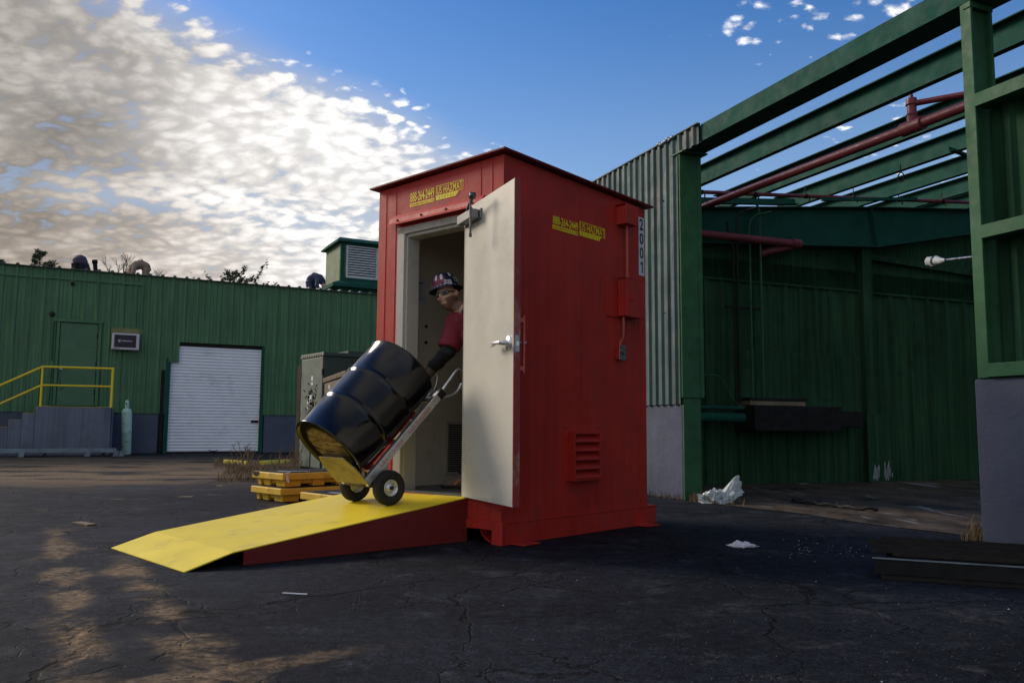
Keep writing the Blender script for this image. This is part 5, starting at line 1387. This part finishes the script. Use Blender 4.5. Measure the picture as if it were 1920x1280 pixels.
def build_cabinets():
    t = thing('transformer_cabinet', 'tall dark green electrical cabinet behind the tilted drum', 'cabinet', (-3.11,14.0,0), math.atan2(.57,.84))
    g = MB(); g.box(0,1.35,0,1.0,.12,1.99,0); g.build('housing', M_CABD, t, bevel=.01)
    g = MB(); g.hexa([(-.03,-.03,1.991),(1.38,-.03,1.991),(1.38,1.03,1.991),(-.03,1.03,1.991),(-.02,-.02,2.05),(1.37,-.02,2.05),(1.37,1.02,2.06),(-.02,1.02,2.06)]); g.box(.55,1.36,.3,.9,2.061,2.12)
    for k in range(9): g.box(-.036,-.029,.06+k*.105,.085+k*.105,2.0,2.03)
    g.build('lid', M_CABD, t, bevel=.006)
    g = MB(); g.box(-.022,-.001,.015,.985,.14,1.975); d = g.build('door', M_CAB, t, bevel=.006)
    for y in (.0,.985):
        for z in (.5,1.05,1.72):
            g = MB(); g.box(-.03,-.004,y-.008,y+.03,z-.05,z+.05); g.build('hinge', M_DARK, d)
    for z, w in ((1.60,.10),(1.28,.11),(1.20,.08)):
        g = MB(); y = .42 if z > 1.3 else (.46 if z > 1.25 else .60); g.box(-.0245,-.0225,y,y+w*.8,z-.08,z+.07, 0); g.box(-.0252,-.0246,y+.015,y+w*.8-.015,z-.04,z+.0, 1); g.build('warning_label', [M_WHT, M_INK], d)
    g = MB(); g.box(.02,1.33,.02,.98,.002,.12); g.build('plinth', M_DARK, t)
    t = thing('brown_cabinet', 'low brown electrical cabinet half hidden behind the drum', 'cabinet', (-2.20,11.3,0), math.atan2(.35,.94))
    g = MB(); g.box(0,1.0,0,2.05,.06,1.50); g.build('housing', M_CABB, t, bevel=.01)
    g = MB(); g.box(-.03,1.03,-.03,2.08,1.501,1.566)
    for k in range(13): g.box(-.036,-.029,.05+k*.16,.08+k*.16,1.515,1.545)
    g.build('lid', M_CABB, t, bevel=.006)
    g = MB(); g.box(-.012,-.001,.04,2.0,.09,1.48); d = g.build('door', M_CABB, t, bevel=.005)
    g = MB(); g.box(-.0145,-.0125,1.45,1.56,1.30,1.44,0); g.box(-.0152,-.0146,1.47,1.54,1.335,1.385,1); g.build('warning_label', [M_WHT, M_INK], d)
    o = MB(); o.box(-.03,.03,-.03,.03,0,1.90); p = o.build('wooden_post', M_WOOD, None, bevel=.004); p.location = (-3.84,15.3,0); tag(p, 'thin weathered wooden post at the left side of the tall green cabinet', 'post')
build_cabinets()
def build_kerbs():
    for (a, b, lab) in ((gnd(424,868),gnd(466,872),'short yellow parking kerb block with a broken end in the dry weeds'),(gnd(490,871),gnd(540,868),'long yellow parking kerb block behind the dry weeds')):
        d = (b-a); t = thing('parking_kerb', lab, 'kerb', a, math.atan2(d.y,d.x)); L = d.length
        g = MB(); g.prism([(0,-.08,.003),(0,.08,.003),(0,.05,.085),(0,-.05,.085)], (L,0,0)); g.build('kerb_block', M_YEL, t, bevel=.015)
build_kerbs()
def blades(name, region, n, h0, h1, seed, w=.004, lean=.35, label=None):
    rnd = random.Random(seed); g = MB()
    for _ in range(n):
        c = region(rnd); h = rnd.uniform(h0,h1)*rnd.uniform(.5,1); a = rnd.uniform(0,6.28); l = rnd.gauss(0,lean)*h
        d = Vector((math.cos(a),math.sin(a),0)); s = Vector((-d.y,d.x,0))*w*rnd.uniform(.6,1.4)
        m_ = c+d*l*.35+Vector((0,0,h*.6)); tp = c+d*l+Vector((0,0,h*rnd.uniform(.75,1)))
        g.add([c-s,c+s,m_+s*.7,m_-s*.7,tp], [(0,1,2,3),(3,2,4)])
    o = g.build(name, M_STRAW); tag(o, label, None, None, 'stuff'); return o
def reg_weeds(r):
    while True:
        px = r.uniform(400,566); py = r.uniform(864,903); c = gnd(px, py)
        if mnoise.noise(Vector((c.x*1.1,c.y*.55,3)))+.25*mnoise.noise(c*4) > -.02+.012*max(0,py-888): return c
blades('dry_grass', reg_weeds, 2200, .05, .26, 4, w=.004, lean=.8, label='dry brown weeds growing between the pallets and the roller door')
blades('dry_grass', lambda r: W2(r.uniform(-2.6,.0)+0, .0-abs(r.gauss(.03,.03))-.02, 0), 260, .03, .14, 6, label='thin dry grass along the foot of the left concrete wall')
blades('dry_grass', lambda r: W2(r.gauss(.25,.22), r.gauss(.12,.09), .004), 520, .04, .17, 9, w=.003, label='tuft of dry grass at the foot of the green column')
blades('dry_grass', lambda r: W2(3.72+r.gauss(0,.04), r.gauss(.08,.07), .004), 200, .06, .24, 10, w=.003, label='dry grass tuft against the right concrete wall')
def stalk(px, py, h, label, seed):
    rnd = random.Random(seed); b = gnd(px, py); t = thing('dry_weed', label, 'plant', b); g = MB()
    for k in range(7):
        a = rnd.uniform(0,6.28); l = rnd.uniform(.08,.3)*h; hh = h*rnd.uniform(.55,1); p = Vector((rnd.gauss(0,.05),rnd.gauss(0,.05),0)); q = p+Vector((math.cos(a)*l,math.sin(a)*l,hh))
        g.tube([p, p.lerp(q,.5)+Vector((0,0,.04)), q], [.008,.006,.003], 5)
        for _ in range(5):
            s = rnd.uniform(.4,1); p2 = p.lerp(q,s); q2 = p2+Vector((rnd.gauss(0,.06),rnd.gauss(0,.06),rnd.uniform(.03,.12))); g.tube([p2,q2],[.004,.002],4)
    g.build('stems', M_STRAW, t)
stalk(452, 884, .62, 'tall dry weed standing in front of the white roller door', 2)
stalk(468, 880, .50, 'dry weed beside the right edge of the roller door', 12)
stalk(520, 886, .45, 'dry weed just behind the stacked yellow pallets', 21)
stalk(556, 890, .55, 'dry weed in front of the thin wooden post', 22)
def build_thistle():
    b = Vector((-3.25,13.80,0)); t = thing('dead_thistle', 'dark dead thistle standing against the tall green cabinet', 'plant', b); rnd = random.Random(31); g = MB()
    for k in range(6):
        q = Vector((rnd.gauss(0,.05),rnd.gauss(0,.03),rnd.uniform(1.15,1.50))); g.tube([(0,0,0),(q.x*.2,q.y*.2,q.z*.6),q],[.008,.006,.003],5); g.ball(q,.020,n=8,m=6)
    for k in range(90):
        c = Vector((rnd.gauss(0,.05),rnd.gauss(0,.03),rnd.choice((1.40,1.25,1.10,1.0))+rnd.gauss(0,.06))); a = Vector((rnd.gauss(0,1),rnd.gauss(0,1),rnd.gauss(0,1))).normalized(); b_ = a.orthogonal().normalized(); l = rnd.uniform(.015,.04)
        g.add([c-a*l, c+b_*l*.35, c+a*l, c-b_*l*.35], [(0,1,2,3)])
    g.build('stems', M_DARK, t)
build_thistle()
def crumple(name, label, cat, loc, size, m, seed, spike=None, rz=0):
    rnd = random.Random(seed); t = bpy.data.objects
    n, mm = 40, 22; vs = []; fs = []
    for i in range(mm+1):
        ph = math.pi/2*i/mm
        for k in range(n):
            a = 2*math.pi*k/n; u = Vector((math.cos(a)*math.cos(ph), math.sin(a)*math.cos(ph), math.sin(ph)))
            cell = mnoise.cell_vector(u*2.2+Vector((seed,0,0)))
            rr = 1+.45*mnoise.noise(u*2.0+Vector((seed,3,1)))+.42*abs(mnoise.noise(u*4.2+Vector((seed,1,7))))-.12+.16*mnoise.noise(u*8+Vector((1,seed,7)))+.06*mnoise.noise(u*13)
            p = Vector((u.x*size[0]*rr, u.y*size[1]*rr, max(.003, u.z*size[2]*rr)))
            if spike:
                w = math.exp(-((u.x-spike[0])**2+(u.y-spike[1])**2)/.10); p.z += spike[2]*w; p.x += spike[3]*w
            vs.append(p)
    for i in range(mm):
        for k in range(n): fs.append((i*n+k, i*n+(k+1) % n, (i+1)*n+(k+1) % n, (i+1)*n+k))
    g = MB(); g.add(vs, fs, 0, False); g.add(vs[:n], [list(range(n-1,-1,-1))])
    o = g.build(name, m); o.location = loc; o.rotation_euler = (0,0,rz); return tag(o, label, cat)
crumple('plastic_sheet', 'crumpled milky plastic sheet lying at the foot of the left green column', 'plastic sheet', (2.30,9.55,.004), (.215,.15,.14), M_BAG, 3, (.72,.1,.20,.06), R(-15))
crumple('rag', 'small crumpled white rag on the asphalt in front of the open bay', 'rag', gnd(1395,1025,.002), (.095,.065,.030), M_RAG, 9, (-.4,0,.024,-.01), R(10))
def build_cable():
    o = MB(); rnd = random.Random(5); pts = []
    for i in range(60):
        a = i*.33; pts.append(W2(.55+.03*i*.6+.16*math.cos(a), 1.05+.10*math.sin(a), .03+.012*math.sin(i*1.7)))
    for _ in range(1):
        q = [pts[0]]
        for a, b in zip(pts, pts[1:]): q += [a.lerp(b,.25), a.lerp(b,.75)]
        pts = q
    base = W2(.9,1.05,0); pts = [p-base for p in pts]
    o.tube(pts, .018, 7); c = o.build('cable', M_BLK); c.location = base; tag(c, 'tangled black cable on the bay floor behind the plastic sheet', 'cable')
build_cable()
def build_irons():
    A = Vector((2.02,4.80,0)); rz = math.atan2(-.41,.913)
    t = thing('metal_rack', 'low dark steel rack lying on the asphalt at the right edge of the picture', 'steel frame', A, rz)
    g = MB(); g.box(0,2.3,0,.012,.03,.118); g.box(0,2.3,.013,.06,.108,.118); g.build('front_channel', M_DARK, t, bevel=.002)
    g = MB(); g.box(0,2.3,.60,.64,.02,.11); g.build('rear_channel', M_DARK, t)
    for x in (.01,.75,1.5):
        g = MB(); g.box(x,x+.05,.061,.599,.03,.105); g.build('cross_member', M_DARK, t)
    g = MB(); g.box(-.01,2.3,-.006,-.001,.112,.1195); g.build('edge_highlight', M_BLUESTEEL, t)  # pale strip stands in for the highlight along the top edge
    g = MB(); g.box(0.03,2.3,.015,.11,.002,.029); g.build('timber_bearer', M_IRON, t)
    rnd = random.Random(8)
    for k in range(9):
        y = .055+k*.066+rnd.uniform(-.006,.006); x0 = rnd.uniform(-.06,.10); an = rnd.uniform(-.012,.012); z = .1225+(k % 3)*.009+rnd.uniform(0,.004)
        g = MB(); g.bar((0,0,.014),(2.4,0,.014), .005, .028); g.bar((0,.016,.003),(2.4,.016,.003), .027, .006)
        o = g.build('angle_iron', M_IRON)
        w = Vector((math.cos(rz)*x0-math.sin(rz)*y, math.sin(rz)*x0+math.cos(rz)*y, z)); o.location = A+w; o.rotation_euler = (0,0,rz+an)
        tag(o, 'rusty dark angle iron laid lengthwise on the low steel rack', 'angle iron', 'angle irons laid along the low steel rack')
build_irons()
def scrap(name, label, cat, p, L, w, h, rz, m):
    g = MB(); n = 7; top = []; 
    a = [(L*(i/n-.5), w/2*(1+.25*mnoise.noise(Vector((i*.9,p[0],1)))), .003) for i in range(n+1)]; b = [(x, -w/2*(1+.25*mnoise.noise(Vector((x*9,p[1],4)))), .003) for x, y, z in a][::-1]
    g.prism(a+b, (0,0,h)); o = g.build(name, m); o.location = p; o.rotation_euler = (0,0,rz); return tag(o, label, cat)
M_CHIP = mat('fresh wood', (.42,.33,.20), .8, var=.3, vs=20)
scrap('wood_scrap', 'pale flat board lying in the mud to the left of the ramp tip', 'wood scrap', gnd(158,983), .26, .075, .012, R(-38), mat('muddy board', (.20,.15,.095), .85, var=.4, vs=15))
scrap('wood_scrap', 'thin pale wood strip on the asphalt left of the stacked pallets', 'wood scrap', gnd(349,932), .15, .022, .010, R(8), M_CHIP)
scrap('wood_scrap', 'small pale wood chip by the edge of the dry weeds', 'wood scrap', gnd(411,912), .075, .03, .014, R(15), M_CHIP)
scrap('plastic_strip', 'thin whitish plastic strip on the asphalt in front of the ramp', 'strip', gnd(553,1114), .13, .009, .004, R(-12), M_RAG)
def build_grit():
    rnd = random.Random(77); g = MB()
    def stone(c, s):
        a = rnd.uniform(0,6.28); q = []
        for k in range(5): q.append(c+Vector((math.cos(a+k*1.256)*s*rnd.uniform(.6,1.1), math.sin(a+k*1.256)*s*rnd.uniform(.6,1.1), .0)))
        tp = [p.lerp(c,.45)+Vector((0,0,s*rnd.uniform(.4,.8))) for p in q]
        g.add(q+tp, [(0,1,6,5),(1,2,7,6),(2,3,8,7),(3,4,9,8),(4,0,5,9),(5,6,7,8,9)], mi)
    for k in range(1500):
        px = rnd.uniform(-60,1980); py = rnd.uniform(870,1300)**1; c = gnd(px,py,.001); mi = 0 if rnd.random() < .985 else 1; stone(c, rnd.uniform(.002,.006)*(1 if c.y > 4 else .8))
    for k in range(60):
        c = gnd(rnd.gauss(1540,65), rnd.gauss(1030,9), .001); mi = 1; stone(c, rnd.uniform(.0015,.006))
    o = g.build('gravel', [M_STONE, M_WHITEST]); tag(o, 'loose grit and pale crumbs scattered over the worn asphalt', None, None, 'stuff')
build_grit()
